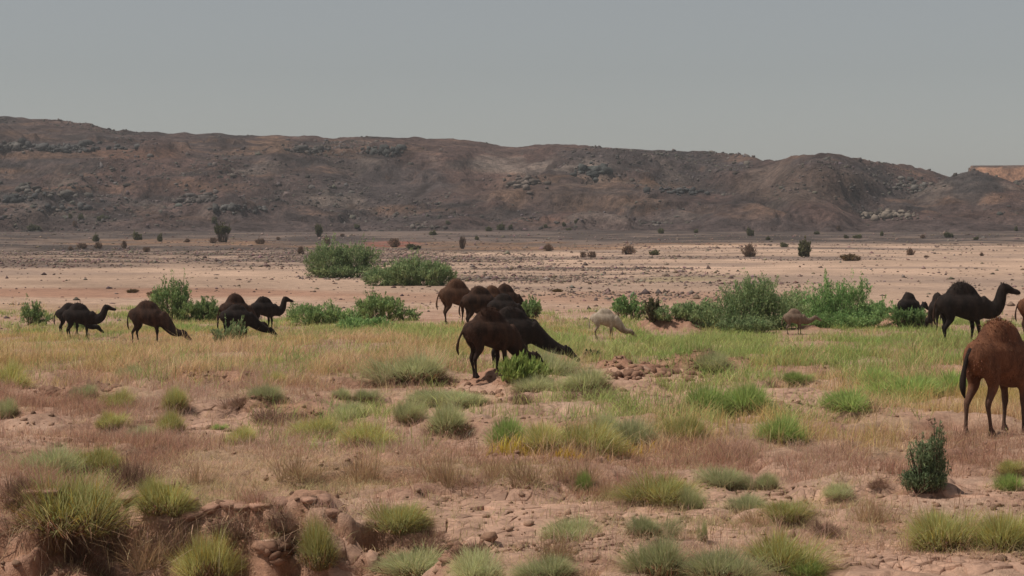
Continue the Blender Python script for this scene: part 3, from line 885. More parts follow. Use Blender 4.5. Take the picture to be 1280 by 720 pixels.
GT = 'small grey-green tussocks dotted over the clay flat'
TUS = [
    (88, 664, 138, 94, 'yellow', 'largest yellow-green tussock, bulging over the dark cut bank'),
    (205, 640, 82, 58, 'yellow', 'yellow-green tussock with bluish skirt beside the reddish dry grass above the bank'),
    (398, 706, 74, 70, 'yellow', 'dark green round tussock hanging on the root-covered bank'),
    (258, 718, 66, 66, 'yellow', 'thin sprawling green tussock low on the face of the cut bank'),
    (498, 662, 86, 48, 'yellow', 'domed tussock with an orange-yellow edge on a clay hummock'),
    (716, 676, 82, 40, 'grey', 'pale grey-green tussock leaning across the cracked clay flat'),
    (805, 668, 56, 32, 'grey', 'thin straggly pale tussock right behind the fuller pair'),
    (828, 624, 82, 40, 'yellow', 'fresh yellow-green tussock on a low clay swell'),
    (860, 638, 40, 38, 'grey', 'greyish tussock touching the fresh yellow-green one'),
    (905, 607, 62, 30, 'grey', 'small tussock with a charred-dark side'),
    (958, 611, 40, 28, 'grey', 'grey-green cushion next to the tussock with the charred-dark side'), (1050, 620, 44, 20, 'grey', 'flat bluish-grey cushion plant on bare clay'),
    (828, 717, 84, 60, 'grey', 'loose grey-green tussock with a dark hollow heart'),
    (898, 720, 96, 46, 'grey', 'low grey-green tussock between two taller tussocks'),
    (968, 708, 112, 54, 'yellow', 'broad yellow-green tussock beside the brown dead shrub'),
    (1006, 722, 56, 36, 'green', 'small fresh green tussock at the foot of the broad yellow-green one'),
    (1182, 684, 120, 66, 'yellow', 'wide golden-green tussock on sand below the little tamarisk'),
    (1256, 686, 90, 62, 'yellow', 'golden-green tussock grown together with the wide one on the sand'),
    (1262, 612, 34, 26, 'green', 'bluish-green weed on bare clay beyond the wide golden-green tussock'),
    (600, 722, 90, 42, 'grey', 'low pale tussock under the clay hummock with dead roots'),
    (690, 722, 84, 36, 'grey', 'low pale tussock at the edge of the cracked clay'),
    (520, 716, 100, 40, 'grey', 'pale grassy tussock filling the dip under the domed tussock'),
    (700, 700, 60, 36, 'straw', 'thin straw tuft below the leaning pale tussock'),
    (930, 640, 60, 30, 'grey', 'thin grey tussock between the charred-sided one and the broad yellow-green one'), (985, 648, 70, 32, 'yellow', 'yellow-green tussock uphill of the ball-shaped dead shrub'), (950, 660, 60, 28, 'straw', 'dry straw tuft behind the broad yellow-green tussock'),
    (520, 474, 96, 42, 'grey', 'domed olive tussock on top of the dark eroded hummock'),
    (690, 470, 84, 38, 'grey', 'silvery round tussock in front of the grazing black camels'),
    (738, 486, 62, 34, 'grey', 'tan and grey tussock on a hummock of reddish roots'),
    (668, 490, 70, 26, 'grey', 'thin tussock beside the silvery round one'),
    (455, 500, 36, 18, 'grey', 'small grey tussock just below the dark eroded hummock'), (425, 497, 24, 16, 'grey', 'tiny grey tussock beside the one below the dark eroded hummock'), (535, 502, 70, 20, 'grey', 'flat grey-green mat below the domed olive tussock'), (575, 505, 80, 22, 'grey', 'flat grey-green mat reaching to the cracked hummock'),
    (110, 497, 32, 22, 'grey', 'bluish round cushion standing alone in the dry grass'),
    (148, 511, 46, 30, 'yellow', 'yellow-green tussock next to the bluish round cushion'), (218, 512, 44, 40, 'yellow', 'upright yellow-green tussock above the patch of wide clay cracks'), (215, 542, 44, 36, 'yellow', 'yellow-green tussock at the edge of the wide clay cracks'), (135, 535, 40, 26, 'yellow', 'low yellow-green tussock on a bare clay shelf in the dry grass'),
    (175, 550, 36, 24, 'grey', 'small grey tussock below the bare clay shelf'), (275, 537, 18, 12, 'green', 'tiny green sprig growing out of the wide clay cracks'), (168, 473, 36, 22, 'grey', 'pale grey tussock on a dark little hummock in the golden grass'), (10, 520, 30, 30, 'grey', 'grey tussock below the broken clay slabs'), (12, 484, 50, 40, 'yellow', 'dull yellow-green tussock above the broken clay slabs'),
    (440, 525, 56, 30, 'grey', 'grey-green tussock beside the rusty dry bush on the rise'), (510, 525, 46, 34, 'grey', 'grey-green tussock neighbouring the one on the brow'), (560, 540, 70, 46, 'grey', 'grey-green tussock on the brow above the bare red clay'),
    (330, 500, 40, 26, 'grey', 'grey tussock behind the rusty dry bush on the rise'), (345, 480, 40, 22, 'yellow', 'yellow-green tussock at the lower edge of the golden grass'), (300, 556, 60, 30, 'yellow', 'yellow-green tussock below the wide clay cracks'), (400, 545, 60, 30, 'yellow', 'yellow-green tussock below the rusty dry bush on the rise'), (460, 555, 60, 34, 'yellow', 'yellow-green tussock at the edge of the bare red clay'),
    (890, 460, 62, 28, 'grey', 'dull green domed tussock on the broken clay bank'),
    (885, 514, 66, 40, 'green', 'bright green grassy clump, half of the double clump beside bare clay'), (935, 514, 64, 42, 'green', 'bright green grassy clump with a dark shaded side beside bare clay'),
    (1140, 497, 76, 40, 'green', 'bright green leafy clump in front of the standing black camel'), (1190, 490, 60, 38, 'green', 'vivid green leafy clump behind the russet camel'),
    (978, 550, 66, 38, 'green', 'light green clump among golden grass beside the bare clay track'), (635, 558, 56, 46, 'green', 'fresh green clump with yellow flowers at its foot'),
    (993, 478, 36, 22, 'green', 'small green clump at the head of the bare clay track'),
    (1065, 512, 70, 36, 'green', 'green clump rising out of the golden grass'), (1095, 480, 50, 24, 'green', 'green clump in the pasture beside a bare red patch'),
    (680, 562, 70, 40, 'yellow', 'grass clump with orange-yellow flowering base'), (730, 565, 80, 48, 'yellow', 'tall yellow-green clump in the flowering strip'),
    (790, 560, 76, 46, 'grey', 'grey-green clump at the middle of the long grass strip'), (850, 552, 80, 42, 'yellow', 'yellow-green clump where the long grass strip ends'),
    (760, 548, 70, 40, 'grey', 'grey-green clump behind the flowering strip'),
    (498, 480, 80, 18, 'dead', 'dark brown stems added for the shade on the eroded hummock face'), (548, 482, 46, 20, 'dead', 'dark stems added for the shade at the steep end of the eroded hummock'),  # dark stems added to stand for the shade on the hummock's steep face
    (1030, 670, 46, 34, 'dead', 'ball-shaped brown dead shrub on bare clay'),
    (590, 698, 60, 34, 'dead', 'dark brown tangle of dead roots below the clay hummock'), (540, 680, 60, 30, 'dead', 'brown dead roots hanging under the domed tussock'),
    (740, 498, 60, 22, 'dead', 'reddish-brown root mat at the foot of the tan and grey tussock'), (655, 503, 50, 20, 'dead', 'reddish-brown root mat on the cracked hummock'),
    (340, 530, 60, 36, 'dead', 'rusty dry bush on the eroded rise in the grass'), (300, 508, 50, 24, 'dead', 'rusty dead bush above the big clay cracks'),
    (355, 660, 60, 36, 'dead', 'brown root mat over the dark hollow in the bank'), (295, 668, 70, 44, 'dead', 'dead brown brush on the lumpy bank beside the hollow'),
    (70, 690, 60, 50, 'straw', 'straw roots dangling over the dark cut bank'), (95, 700, 50, 50, 'dead', 'brown roots dangling at the corner of the cut bank'),
    (195, 705, 80, 60, 'straw', 'fan of dry straw stems sprawling down the bank'), (230, 690, 70, 50, 'dead', 'dry brown brush at the top of the straw fan'),
    (160, 612, 76, 62, 'dead', 'reddish dry bush between the two yellow-green tussocks'), (20, 628, 50, 60, 'dead', 'reddish dry bush beside the largest yellow-green tussock'),
    (755, 622, 40, 26, 'straw', 'thin straw tuft on the rim of the clay flat'), (730, 616, 22, 34, 'green', 'small upright green sprig on the rim of the clay flat'),
    (880, 676, 12, 34, 'grey', 'single upright weed with a bare stalk'), (1085, 652, 60, 40, 'straw', 'thin reddish straw tuft on the bare slope'),
    (70, 598, 90, 52, 'grey', 'hazy green tussock right behind the largest yellow-green one'), (120, 590, 70, 40, 'yellow', 'yellow-green tussock joined to the hazy green one'),
    (245, 610, 70, 36, 'straw', GT.replace('small grey-green tussocks', 'pale straw tufts')),
    (1100, 608, 30, 16, 'dead', 'low dark dead plant beside the little tamarisk'), (1265, 590, 40, 22, 'yellow', 'yellow-green tussock just below the russet camel'),
    (370, 600, 70, 40, 'straw', GT.replace('small grey-green tussocks', 'pale straw tufts')), (450, 600, 70, 44, 'straw', GT.replace('small grey-green tussocks', 'pale straw tufts')),
    (560, 604, 70, 44, 'straw', GT.replace('small grey-green tussocks', 'pale straw tufts')), (660, 606, 70, 44, 'straw', GT.replace('small grey-green tussocks', 'pale straw tufts')),
    (610, 600, 60, 36, 'straw', GT.replace('small grey-green tussocks', 'pale straw tufts')), (720, 600, 60, 40, 'straw', GT.replace('small grey-green tussocks', 'pale straw tufts')),
]
for (u, v, w_, h_, k_, lab) in TUS:
    g = None
    if lab == GT: g = 'small tussocks on the clay flat'
    if lab.startswith('pale straw tufts'):
        g = 'straw tufts on the clay flat'
        lab = 'pale straw tuft with thin stems on the clay flat'
    if lab == GT: lab = 'small low tussock dotted over the clay flat'
    tussock(u, v, w_, h_, k_, lab, g)

def root_mesh(seed, n, wid, drop):
    rg = np.random.default_rng(seed)
    VV, QQ, TT, CC = [], [], [], []
    o = 0
    B = np.stack([rg.normal(0, 0.33, n) * wid, rg.uniform(-0.10, 0.25, n), rg.uniform(-0.02, 0.05, n)], -1)
    d0 = np.stack([rg.normal(0, 0.7, n), -rg.uniform(0.0, 0.8, n), rg.uniform(-0.2, 0.6, n)], -1)
    c = jit((0.36, 0.24, 0.15), n, rg, 0.35)
    for q in range(3):
        L = drop * rg.uniform(0.18, 0.42, n)
        E = B + d0 * L[:, None]
        M = (B + E) / 2 + rg.normal(0, 0.012, (n, 3))
        V, Q, T, C = blades(B, E, M, 0.007 * rg.uniform(0.5, 1.3, n), c, c, rg)
        VV.append(V); QQ.append(Q + o); TT.append(T + o); CC.append(C)
        o += len(V)
        B = E
        d0 = d0 * 0.6 + np.stack([rg.normal(0, 0.5, n), -rg.uniform(-0.2, 0.3, n), -rg.uniform(0.0, 0.9, n)], -1)
    return mk('root_strands', np.concatenate(VV), [np.concatenate(QQ), np.concatenate(TT)], np.concatenate(CC))


for q, (u, v, wpx, dpx, lab) in enumerate((
        (40, 662, 80, 60, 'thin pale roots hanging over the deep dark cut in the bank'),
        (100, 668, 60, 60, 'matted roots hanging under the largest yellow-green tussock'),
        (215, 668, 90, 60, 'long dry roots trailing down the bank beside the straw fan'),
        (330, 650, 80, 70, 'brown roots trailing into the narrow hollow of the bank'),
        (455, 640, 50, 40, 'short brown roots on the shoulder of the bank by the domed tussock'))):
    x, y, z = at(u, v)
    s_ = y / FPX
    t = tag(ob('root_tangle', root_mesh(700 + q, 110, wpx * s_, dpx * s_ * 1.5), M_twig), lab, 'roots')
    t.location = (x, y, z)

# ------------------------------------------------------------------ grass stuff
GOLD = [(250, 448, 330, 38, 1), (60, 440, 130, 42, 1), (480, 440, 140, 32, .9), (330, 545, 120, 30, .5), (740, 550, 120, 22, .7), (880, 545, 90, 26, .7), (1090, 540, 150, 26, .9), (1230, 520, 70, 45, .8), (1000, 470, 200, 30, .25), (720, 430, 90, 30, .3), (1180, 445, 120, 20, .3), (300, 385, 40, 6, .3), (60, 384, 120, 8, .5)]
PINK = [(150, 500, 210, 50, .75), (110, 570, 180, 40, .7), (300, 605, 240, 34, .9), (520, 590, 150, 34, .85), (700, 598, 190, 22, .8), (1060, 572, 210, 26, .9), (450, 560, 170, 30, .6), (1240, 560, 80, 26, .9), (900, 588, 150, 18, .45), (360, 500, 70, 34, .8), (1210, 435, 60, 10, .6), (20, 630, 60, 30, .8), (300, 650, 120, 30, .5), (240, 470, 280, 40, .45), (500, 450, 120, 30, .4), (900, 650, 300, 60, .07), (600, 640, 200, 50, .08), (1150, 640, 180, 60, .08)]
GRN = [(100, 412, 230, 13, 1), (350, 415, 210, 14, 1), (560, 420, 140, 18, .8), (770, 425, 150, 30, .95), (860, 436, 150, 34, 1), (1030, 430, 190, 32, 1), (1130, 412, 150, 16, 1), (1010, 470, 180, 26, .7), (1230, 430, 60, 34, .7), (700, 525, 80, 30, .7), (810, 530, 90, 26, .5), (985, 532, 60, 25, .5), (1070, 500, 80, 30, .6), (430, 540, 90, 25, .4), (75, 592, 90, 20, .45), (640, 452, 40, 22, 1), (250, 450, 330, 40, .18), (540, 520, 70, 30, .3), (1160, 475, 100, 24, .6), (240, 398, 60, 10, .7)]


def field(u, v, L):
    d = np.zeros_like(u)
    for (a, b, c, e, w) in L:
        d = np.maximum(d, w * emask(u, v, a, b, c, e, 0.5))
    return d


BARE = [(845, 407, 48, 17), (1135, 400, 24, 10), (830, 466, 110, 16), (600, 492, 60, 14), (520, 478, 70, 10), (985, 503, 60, 14), (60, 492, 40, 10), (275, 525, 60, 22), (1010, 415, 14, 5), (757, 424, 30, 7), (992, 420, 26, 7), (560, 478, 60, 8), (160, 492, 60, 8), (450, 500, 60, 10), (1000, 465, 40, 7), (1090, 455, 30, 6)]


def grass(name, seed, nclump, L, H, colb, cols, bl, label, wide=1.0, lean=0.35, close=0.35, patchy=1.0, skirt=0):
    rg = np.random.default_rng(seed)
    m = nclump * 5 if nclump > 1000 else 60000
    # sampled over the ground, thinning with distance
    y = 1 / np.sqrt(rg.uniform(1 / 108 ** 2, 1 / 20.5 ** 2, m * 3) )
    y2 = np.exp(rg.uniform(math.log(38), math.log(108), m * 3))
    y = np.where(rg.random(m * 3) < close, y, y2)
    x = rg.uniform(-0.33, 0.33, m * 3) * y
    z = zq(x, y)
    u, v = proj(x, y, z)
    pat = np.clip(0.12 + 4.2 * (fbm(x / 1.5, y / 2.4, seed + 3, 3) - 0.40), 0, 1) * np.clip(0.4 + 4 * (fbm(x / 5, y / 8, seed + 5, 2) - 0.40), 0.12, 1)
    pat = pat ** patchy
    if nclump < 1000:
        pat = np.ones_like(x)
    # beyond the frame's sides the same mix of grass goes on
    uu = np.where(u < 0, -u * 0.6, np.where(u > 1280, 2560 - u, u))
    bare = np.zeros_like(u)
    for (a, b, c, e) in BARE:
        bare = np.maximum(bare, emask(u, v, a, b, c, e, 0.4))
    jt = 0.0 if nclump < 1000 else 1.0
    ru_ = jt * 150 * (fbm(x / 7, y / 9, seed + 21, 3) - 0.5); rv_ = jt * 42 * (fbm(x / 5, y / 8, seed + 23, 3) - 0.5)
    k = rg.random(m * 3) < field(uu + ru_, v + rv_, L) * pat * (1 - 0.92 * bare)
    x, y, z, v = x[k][:nclump], y[k][:nclump], z[k][:nclump], v[k][:nclump]
    if skirt:
        tp = np.array(TPOS)
        q = rg.choice(len(tp), skirt, p=tp[:, 2] / tp[:, 2].sum())
        a = rg.uniform(0, 6.283, skirt); r_ = tp[q, 2] * rg.uniform(0.6, 1.9, skirt)
        x = np.concatenate([x, tp[q, 0] + np.cos(a) * r_]); y = np.concatenate([y, tp[q, 1] + np.sin(a) * r_])
        z = zq(x, y)
    nc = len(x)
    hgt = H * rg.lognormal(0, 0.28, nc) * (1 - 0.38 * ss(58, 72, y))
    ci = np.clip(0.5 + 3.2 * (fbm(x / 2.2, y / 3.5, seed + 9, 3) - 0.5) + 0.3 * (rg.random(nc) - 0.5), 0, 1)[:, None]
    tone = np.asarray(cols[0]) * ci + np.asarray(cols[1]) * (1 - ci)
    hgt = hgt * (0.55 + 0.9 * fbm(x / 0.9, y / 1.3, seed + 11, 2))
    tone = tone * (1 + 0.16 * rg.standard_normal((nc, 1)))
    idx = np.repeat(np.arange(nc), bl)
    n = len(idx)
    rad = 0.05 + 0.0022 * y[idx]
    B = np.stack([x[idx] + rg.normal(0, 1, n) * rad, y[idx] + rg.normal(0, 1, n) * rad, np.zeros(n)], -1)
    B[:, 2] = zq(B[:, 0], B[:, 1]) - 0.01
    h = hgt[idx] * rg.uniform(0.5, 1.15, n)
    th = rg.uniform(0, 6.283, n)
    ln = h * np.abs(rg.normal(0, lean, n))
    T = B + np.stack([np.cos(th) * ln + 0.08 * h, np.sin(th) * ln, h * rg.uniform(0.7, 1.0, n)], -1)
    mid = B + (T - B) * np.array([0.36, 0.36, 0.58])
    w = wide * (0.0035 + 0.00020 * y[idx]) * rg.uniform(0.6, 1.3, n)
    ct = np.clip(tone[idx] * (1 + 0.22 * rg.standard_normal((n, 1))) * (1 + 0.06 * rg.standard_normal((n, 3))), 0.01, 0.9)
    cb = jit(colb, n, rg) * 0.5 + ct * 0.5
    V, Q, Tt, C = blades(B, T, mid, w, cb, ct, rg)
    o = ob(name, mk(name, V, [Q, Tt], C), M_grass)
    tag(o, label, 'grass', kind='stuff')


STUB = [(640, 560, 700, 130, .5), (300, 610, 330, 60, .9), (900, 620, 420, 70, .35), (150, 640, 200, 40, .7), (300, 500, 330, 60, .8), (1000, 560, 300, 50, .8), (700, 610, 260, 26, .8), (1150, 660, 200, 50, .25), (620, 690, 300, 30, .3)]
grass('golden_grass', 51, 9500, GOLD, 0.40, (0.42, 0.29, 0.16), ((0.68, 0.47, 0.29), (0.54, 0.42, 0.16)), 11, 'golden dry grass covering the flat around the camels', 0.8, 0.7, 0.35, 1.5)
grass('pinkish_dry_grass', 52, 10000, PINK, 0.25, (0.46, 0.29, 0.20), ((0.74, 0.49, 0.37), (0.58, 0.34, 0.235)), 10, 'thin pinkish brown dry grass on the cracked clay', 0.65, 0.9, 0.6, 0.5)
grass('green_grass', 53, 11000, GRN, 0.36, (0.30, 0.30, 0.12), ((0.37, 0.50, 0.15), (0.50, 0.52, 0.20)), 11, 'fresh green grass and herbs in the damp hollow', 1.1, 0.85, 0.25, 0.4)
grass('straw_stubble', 55, 6500, STUB, 0.13, (0.42, 0.29, 0.19), ((0.62, 0.45, 0.29), (0.42, 0.37, 0.19)), 8, 'short straw stubble between the tussocks on the clay', 0.75, 1.1, 0.7, 1.0, 2600)
FLOW = [(655, 564, 28, 7, 1), (700, 567, 44, 6, .8), (770, 568, 60, 5, .4)]
grass('yellow_flowers', 54, 150, FLOW, 0.26, (0.25, 0.2, 0.05), ((0.85, 0.50, 0.05), (0.8, 0.6, 0.10)), 9, 'orange-yellow flowers at the foot of the grass strip', 1.5, 0.5)

# ------------------------------------------------------------------ cracked clay plates
def clip_poly(poly, px, py, nx, ny):
    out = []
    m = len(poly)
    for i in range(m):
        a = poly[i]; b = poly[(i + 1) % m]
        da = (a[0] - px) * nx + (a[1] - py) * ny
        db = (b[0] - px) * nx + (b[1] - py) * ny
        if da <= 0:
            out.append(a)
        if (da < 0 < db) or (db < 0 < da):
            t = da / (da - db)
            out.append((a[0] + (b[0] - a[0]) * t, a[1] + (b[1] - a[1]) * t))
    return out


prg = random.Random(5)
plates = []
for pi, (uc, vc, ru, rv, cs, tk) in enumerate(PATCH):
    xa, ya = flat(uc, min(vc + rv * 1.2, 760)); xb, yb = flat(uc, vc - rv * 1.2)
    hw = ru * 1.15 / FPX * yb
    xc, yc = flat(uc, vc)
    i0, i1 = int((xc - hw) / cs) - 1, int((xc + hw) / cs) + 1
    j0, j1 = int(ya / cs) - 1, int(yb / cs) + 1
    site = {}
    for i in range(i0 - 2, i1 + 3):
        for j in range(j0 - 2, j1 + 3):
            r_ = random.Random(i * 7919 + j * 104729 + pi * 31)
            site[i, j] = ((i + r_.uniform(0.05, 0.95)) * cs, (j + r_.uniform(0.05, 0.95)) * cs)
    for i in range(i0, i1 + 1):
        for j in range(j0, j1 + 1):
            sx, sy = site[i, j]
            zz = float(zq(np.array([sx]), np.array([sy]))[0])
            u, v = proj(sx, sy, zz); u = float(u); v = float(v)
            m = float(emask(u, v, uc, vc, ru, rv, 0.6))
            if m < 0.12 or v > 735 or prg.random() < 0.05:
                continue
            if any(float(emask(u, v, q[0], q[1], q[2], q[3], 0.6)) > 0.12 for q in PATCH[:pi]):
                continue
            poly = [(sx - cs * 1.3, sy - cs * 1.3), (sx + cs * 1.3, sy - cs * 1.3), (sx + cs * 1.3, sy + cs * 1.3), (sx - cs * 1.3, sy + cs * 1.3)]
            for di in (-2, -1, 0, 1, 2):
                for dj in (-2, -1, 0, 1, 2):
                    if di or dj:
                        ox, oy = site[i + di, j + dj]
                        poly = clip_poly(poly, (sx + ox) / 2, (sy + oy) / 2, ox - sx, oy - sy)
            if len(poly) < 3:
                continue
            # uneven edges, joint gap
            gap = (0.0015 + 0.016 * prg.random() ** 3) * (0.6 + cs * 1.6)
            pts = []
            for k in range(len(poly)):
                a = poly[k]; b = poly[(k + 1) % len(poly)]
                L = math.hypot(b[0] - a[0], b[1] - a[1])
                if L < 0.02:
                    continue
                pts.append(a)
                if L > cs * 0.4:
                    jx = prg.uniform(-0.07, 0.07) * L
                    pts.append(((a[0] + b[0]) / 2 - (b[1] - a[1]) / L * jx, (a[1] + b[1]) / 2 + (b[0] - a[0]) / L * jx))
            if len(pts) < 3:
                continue
            cx = sum(p[0] for p in pts) / len(pts); cy = sum(p[1] for p in pts) / len(pts)
            pp = []
            for p in pts:
                d = math.hypot(p[0] - cx, p[1] - cy)
                q = max(0.3, 1 - gap / max(d, 0.01))
                pp.append((cx + (p[0] - cx) * q, cy + (p[1] - cy) * q))
            plates.append((v, cs, cx, cy, pp, (0.001 + 0.004 * tk * m) * prg.uniform(-1.0, 1.5)))


def plate_geo(cx, cy, pp, t):
    n = len(pp)
    X = np.array([p[0] for p in pp]); Y = np.array([p[1] for p in pp])
    Zc = float(zq(np.array([cx]), np.array([cy]))[0])
    Z = zq(X, Y)
    Z = Zc + np.clip(Z - Zc, -0.12, 0.12)
    tx, ty = prg.gauss(0, 0.012), prg.gauss(0, 0.012)
    top = Z + t + (X - cx) * tx + (Y - cy) * ty
    V = []
    for k in range(n):
        V.append((X[k], Y[k], Z[k] - 0.12))
    for k in range(n):
        V.append((X[k], Y[k], top[k] - 0.004))
    for k in range(n):
        V.append((cx + (X[k] - cx) * 0.965, cy + (Y[k] - cy) * 0.965, top[k]))
    V.append((cx, cy, Zc + t + 0.004))
    Q = []
    T = []
    for k in range(n):
        l = (k + 1) % n
        Q.append((k, l, n + l, n + k)); Q.append((n + k, n + l, 2 * n + l, 2 * n + k))
        T.append((2 * n + k, 2 * n + l, 3 * n))
    return np.array(V), np.array(Q), np.array(T)


def plate_col(P):
    nn = fbm(P[:, 0] / 1.2, P[:, 1] / 1.2, 205, 3) - 0.5
    return (C_CLAY * 0.65 + C_SAND * 0.35) * (1 + 0.3 * nn)[:, None]


plates.sort(key=lambda p: -p[1] * (p[0] - HORIZ) ** 1.0)
AV, AQ, AT, off = [], [], [], 0
for k, (v, cs, cx, cy, pp, t) in enumerate(plates):
    V, Q, T = plate_geo(cx, cy, pp, t)
    if k < 262:
        base = np.array([cx, cy, V[-1][2]])
        tone = prg.uniform(0.86, 1.12)
        o = ob('clay_plate', mk('clay_plate', V - base, [Q, T], plate_col(V) * tone), M_plate, ground)
        o.location = base
    else:
        AV.append(V); AQ.append(Q + off); AT.append(T + off); off += len(V)
if AV:
    V = np.concatenate(AV)
    o = ob('clay_plates', mk('clay_plates', V, [np.concatenate(AQ), np.concatenate(AT)], plate_col(V)), M_plate, ground)
    tag(o, 'smaller cracked clay plates', kind='stuff')

# crust that overhangs the lip of the cut bank
xx = -6.9
while xx < -2.3:
    wd = prg.uniform(0.14, 0.30)
    cxp = xx + wd / 2
    yl = np.linspace(27.2, 23.6, 120)
    zl = zq(np.full(120, cxp), yl)
    dr = zl[:-4] - zl[4:]
    k = int(np.argmax(dr > 0.07)) if np.any(dr > 0.07) else int(np.argmax(dr))
    ye_ = float(yl[k]); ze_ = float(zl[max(k - 2, 0)])
    if prg.random() < 0.86:
        dp = prg.uniform(0.12, 0.24)
        pts = []
        for a in np.linspace(0, 6.283, 8, endpoint=False):
            r_ = prg.uniform(0.8, 1.2)
            pts.append((math.cos(a) * wd * 0.62 * r_, math.sin(a) * dp * r_))
        n_ = len(pts)
        th = prg.uniform(0.05, 0.11)
        Vp = [(p[0] * 0.8, p[1] * 0.8, -th) for p in pts] + [(p[0], p[1], -0.015 + prg.uniform(-0.01, 0.01)) for p in pts] + [(p[0] * 0.88, p[1] * 0.88, prg.uniform(0.0, 0.014)) for p in pts] + [(0, 0, 0.015), (0, 0, -th)]
        Qp = []; Tp = []
        for q in range(n_):
            l = (q + 1) % n_
            Qp.append((q, l, n_ + l, n_ + q)); Qp.append((n_ + q, n_ + l, 2 * n_ + l, 2 * n_ + q))
            Tp.append((2 * n_ + q, 2 * n_ + l, 3 * n_)); Tp.append((l, q, 3 * n_ + 1))
        Vp = np.array(Vp)
        o = ob('clay_plate', mk('clay_plate', Vp, [np.array(Qp), np.array(Tp)], np.tile(C_CLAY * prg.uniform(0.75, 1.0), (len(Vp), 1))), M_plate, ground)
        o.location = (cxp, ye_ - 0.05, ze_ + 0.012)
        o.rotation_euler = (prg.gauss(0.06, 0.06), prg.gauss(0, 0.06), prg.uniform(-0.4, 0.4))
    xx += wd * prg.uniform(0.7, 1.1)

# crumbs and clods of clay
rg = np.random.default_rng(77)
n = 3600
y = 1 / np.sqrt(rg.uniform(1 / 62 ** 2, 1 / 21 ** 2, n * 3)); x = rg.uniform(-0.32, 0.32, n * 3) * y
k = rg.random(n * 3) < np.clip(4 * (fbm(x / 1.5, y / 1.5, 71, 3) - 0.46), 0.02, 1)
x, y = x[k][:n], y[k][:n]
sz = np.clip(rg.lognormal(-3.7, 0.55, len(x)), 0.01, 0.11)
P = np.stack([x, y, zq(x, y) + sz * 0.2], -1)
cc = np.array((0.36, 0.225, 0.155)) * rg.uniform(0.6, 1.15, (len(x), 1))
RB = []
for (bx, by, rx, ry, h, p) in BUMPS:
    if p >= 2.0:
        q = 40
        a = rg.uniform(0, 6.283, q); r_ = rg.uniform(0.5, 1.25, q)
        RB.append(np.stack([bx + np.cos(a) * rx * r_, by + np.sin(a) * ry * r_, np.zeros(q)], -1))
RB = np.concatenate(RB)
RB[:, 2] = zq(RB[:, 0], RB[:, 1])
sr = np.clip(rg.lognormal(-3.2, 0.5, len(RB)), 0.015, 0.11)
P = np.concatenate([P, RB]); sz = np.concatenate([sz, sr])
cc = np.concatenate([cc, np.array((0.30, 0.18, 0.12)) * rg.uniform(0.55, 1.2, (len(RB), 1))])
V, F, Cc = rocks(P, sz, cc, 0.7, rg)
o = ob('clay_clods', mk('clay_clods', V, [F], Cc), M_plate)
tag(o, 'crumbled reddish clods lying between the grass tufts', 'clods', kind='stuff')


# broken edges of eroded clay
rgb = np.random.default_rng(404)
for (uc, vc, du, dv, cnt, s0, lab) in (
        (848, 468, 64, 7, 90, 0.10, 'crumbling reddish-brown clay bank below the dull green domed tussock'),
        (765, 470, 18, 5, 22, 0.09, 'small broken clay edge beside the silvery round tussock'),
        (84, 492, 34, 5, 24, 0.10, 'broken clay slabs in the dry grass above the clay flat'),
        (372, 522, 30, 6, 28, 0.08, 'dark crumbled clay edge beside the rusty dry bush'),
        (515, 480, 52, 3, 44, 0.10, 'dark eroded clay face of the hummock under the domed olive tussock'),
        (600, 496, 34, 6, 26, 0.08, 'crumbled clay edge of the cracked hummock below the grazing camels'),
        (560, 690, 44, 9, 26, 0.07, 'crumbled clay slope under the domed tussock with the orange-yellow edge'),
        (350, 690, 26, 16, 22, 0.09, 'lumps of clay in the dark hollow of the bank')):
    pts = np.array([at(uc + du * rgb.uniform(-1, 1), vc + dv * rgb.normal(0, 0.5)) for _ in range(cnt)])
    c0 = pts.mean(0)
    t = thing('clay_bank', tuple(c0), 0, lab, 'clay bank')
    for q in range(cnt):
        szq = s0 * float(np.clip(rgb.lognormal(0, 0.4), 0.45, 2.0))
        V, F, Cc = rocks(np.zeros((1, 3)), np.array([szq]), np.array((0.27, 0.155, 0.105))[None] * rgb.uniform(0.65, 1.25), 0.7, rgb)
        o = ob('clod', mk('clod', V, [F], Cc), M_plate, t)
        o.location = pts[q] - c0 + np.array([0, 0, szq * 0.05])
        o.rotation_euler = (rgb.uniform(-0.6, 0.6), rgb.uniform(-0.6, 0.6), 0)


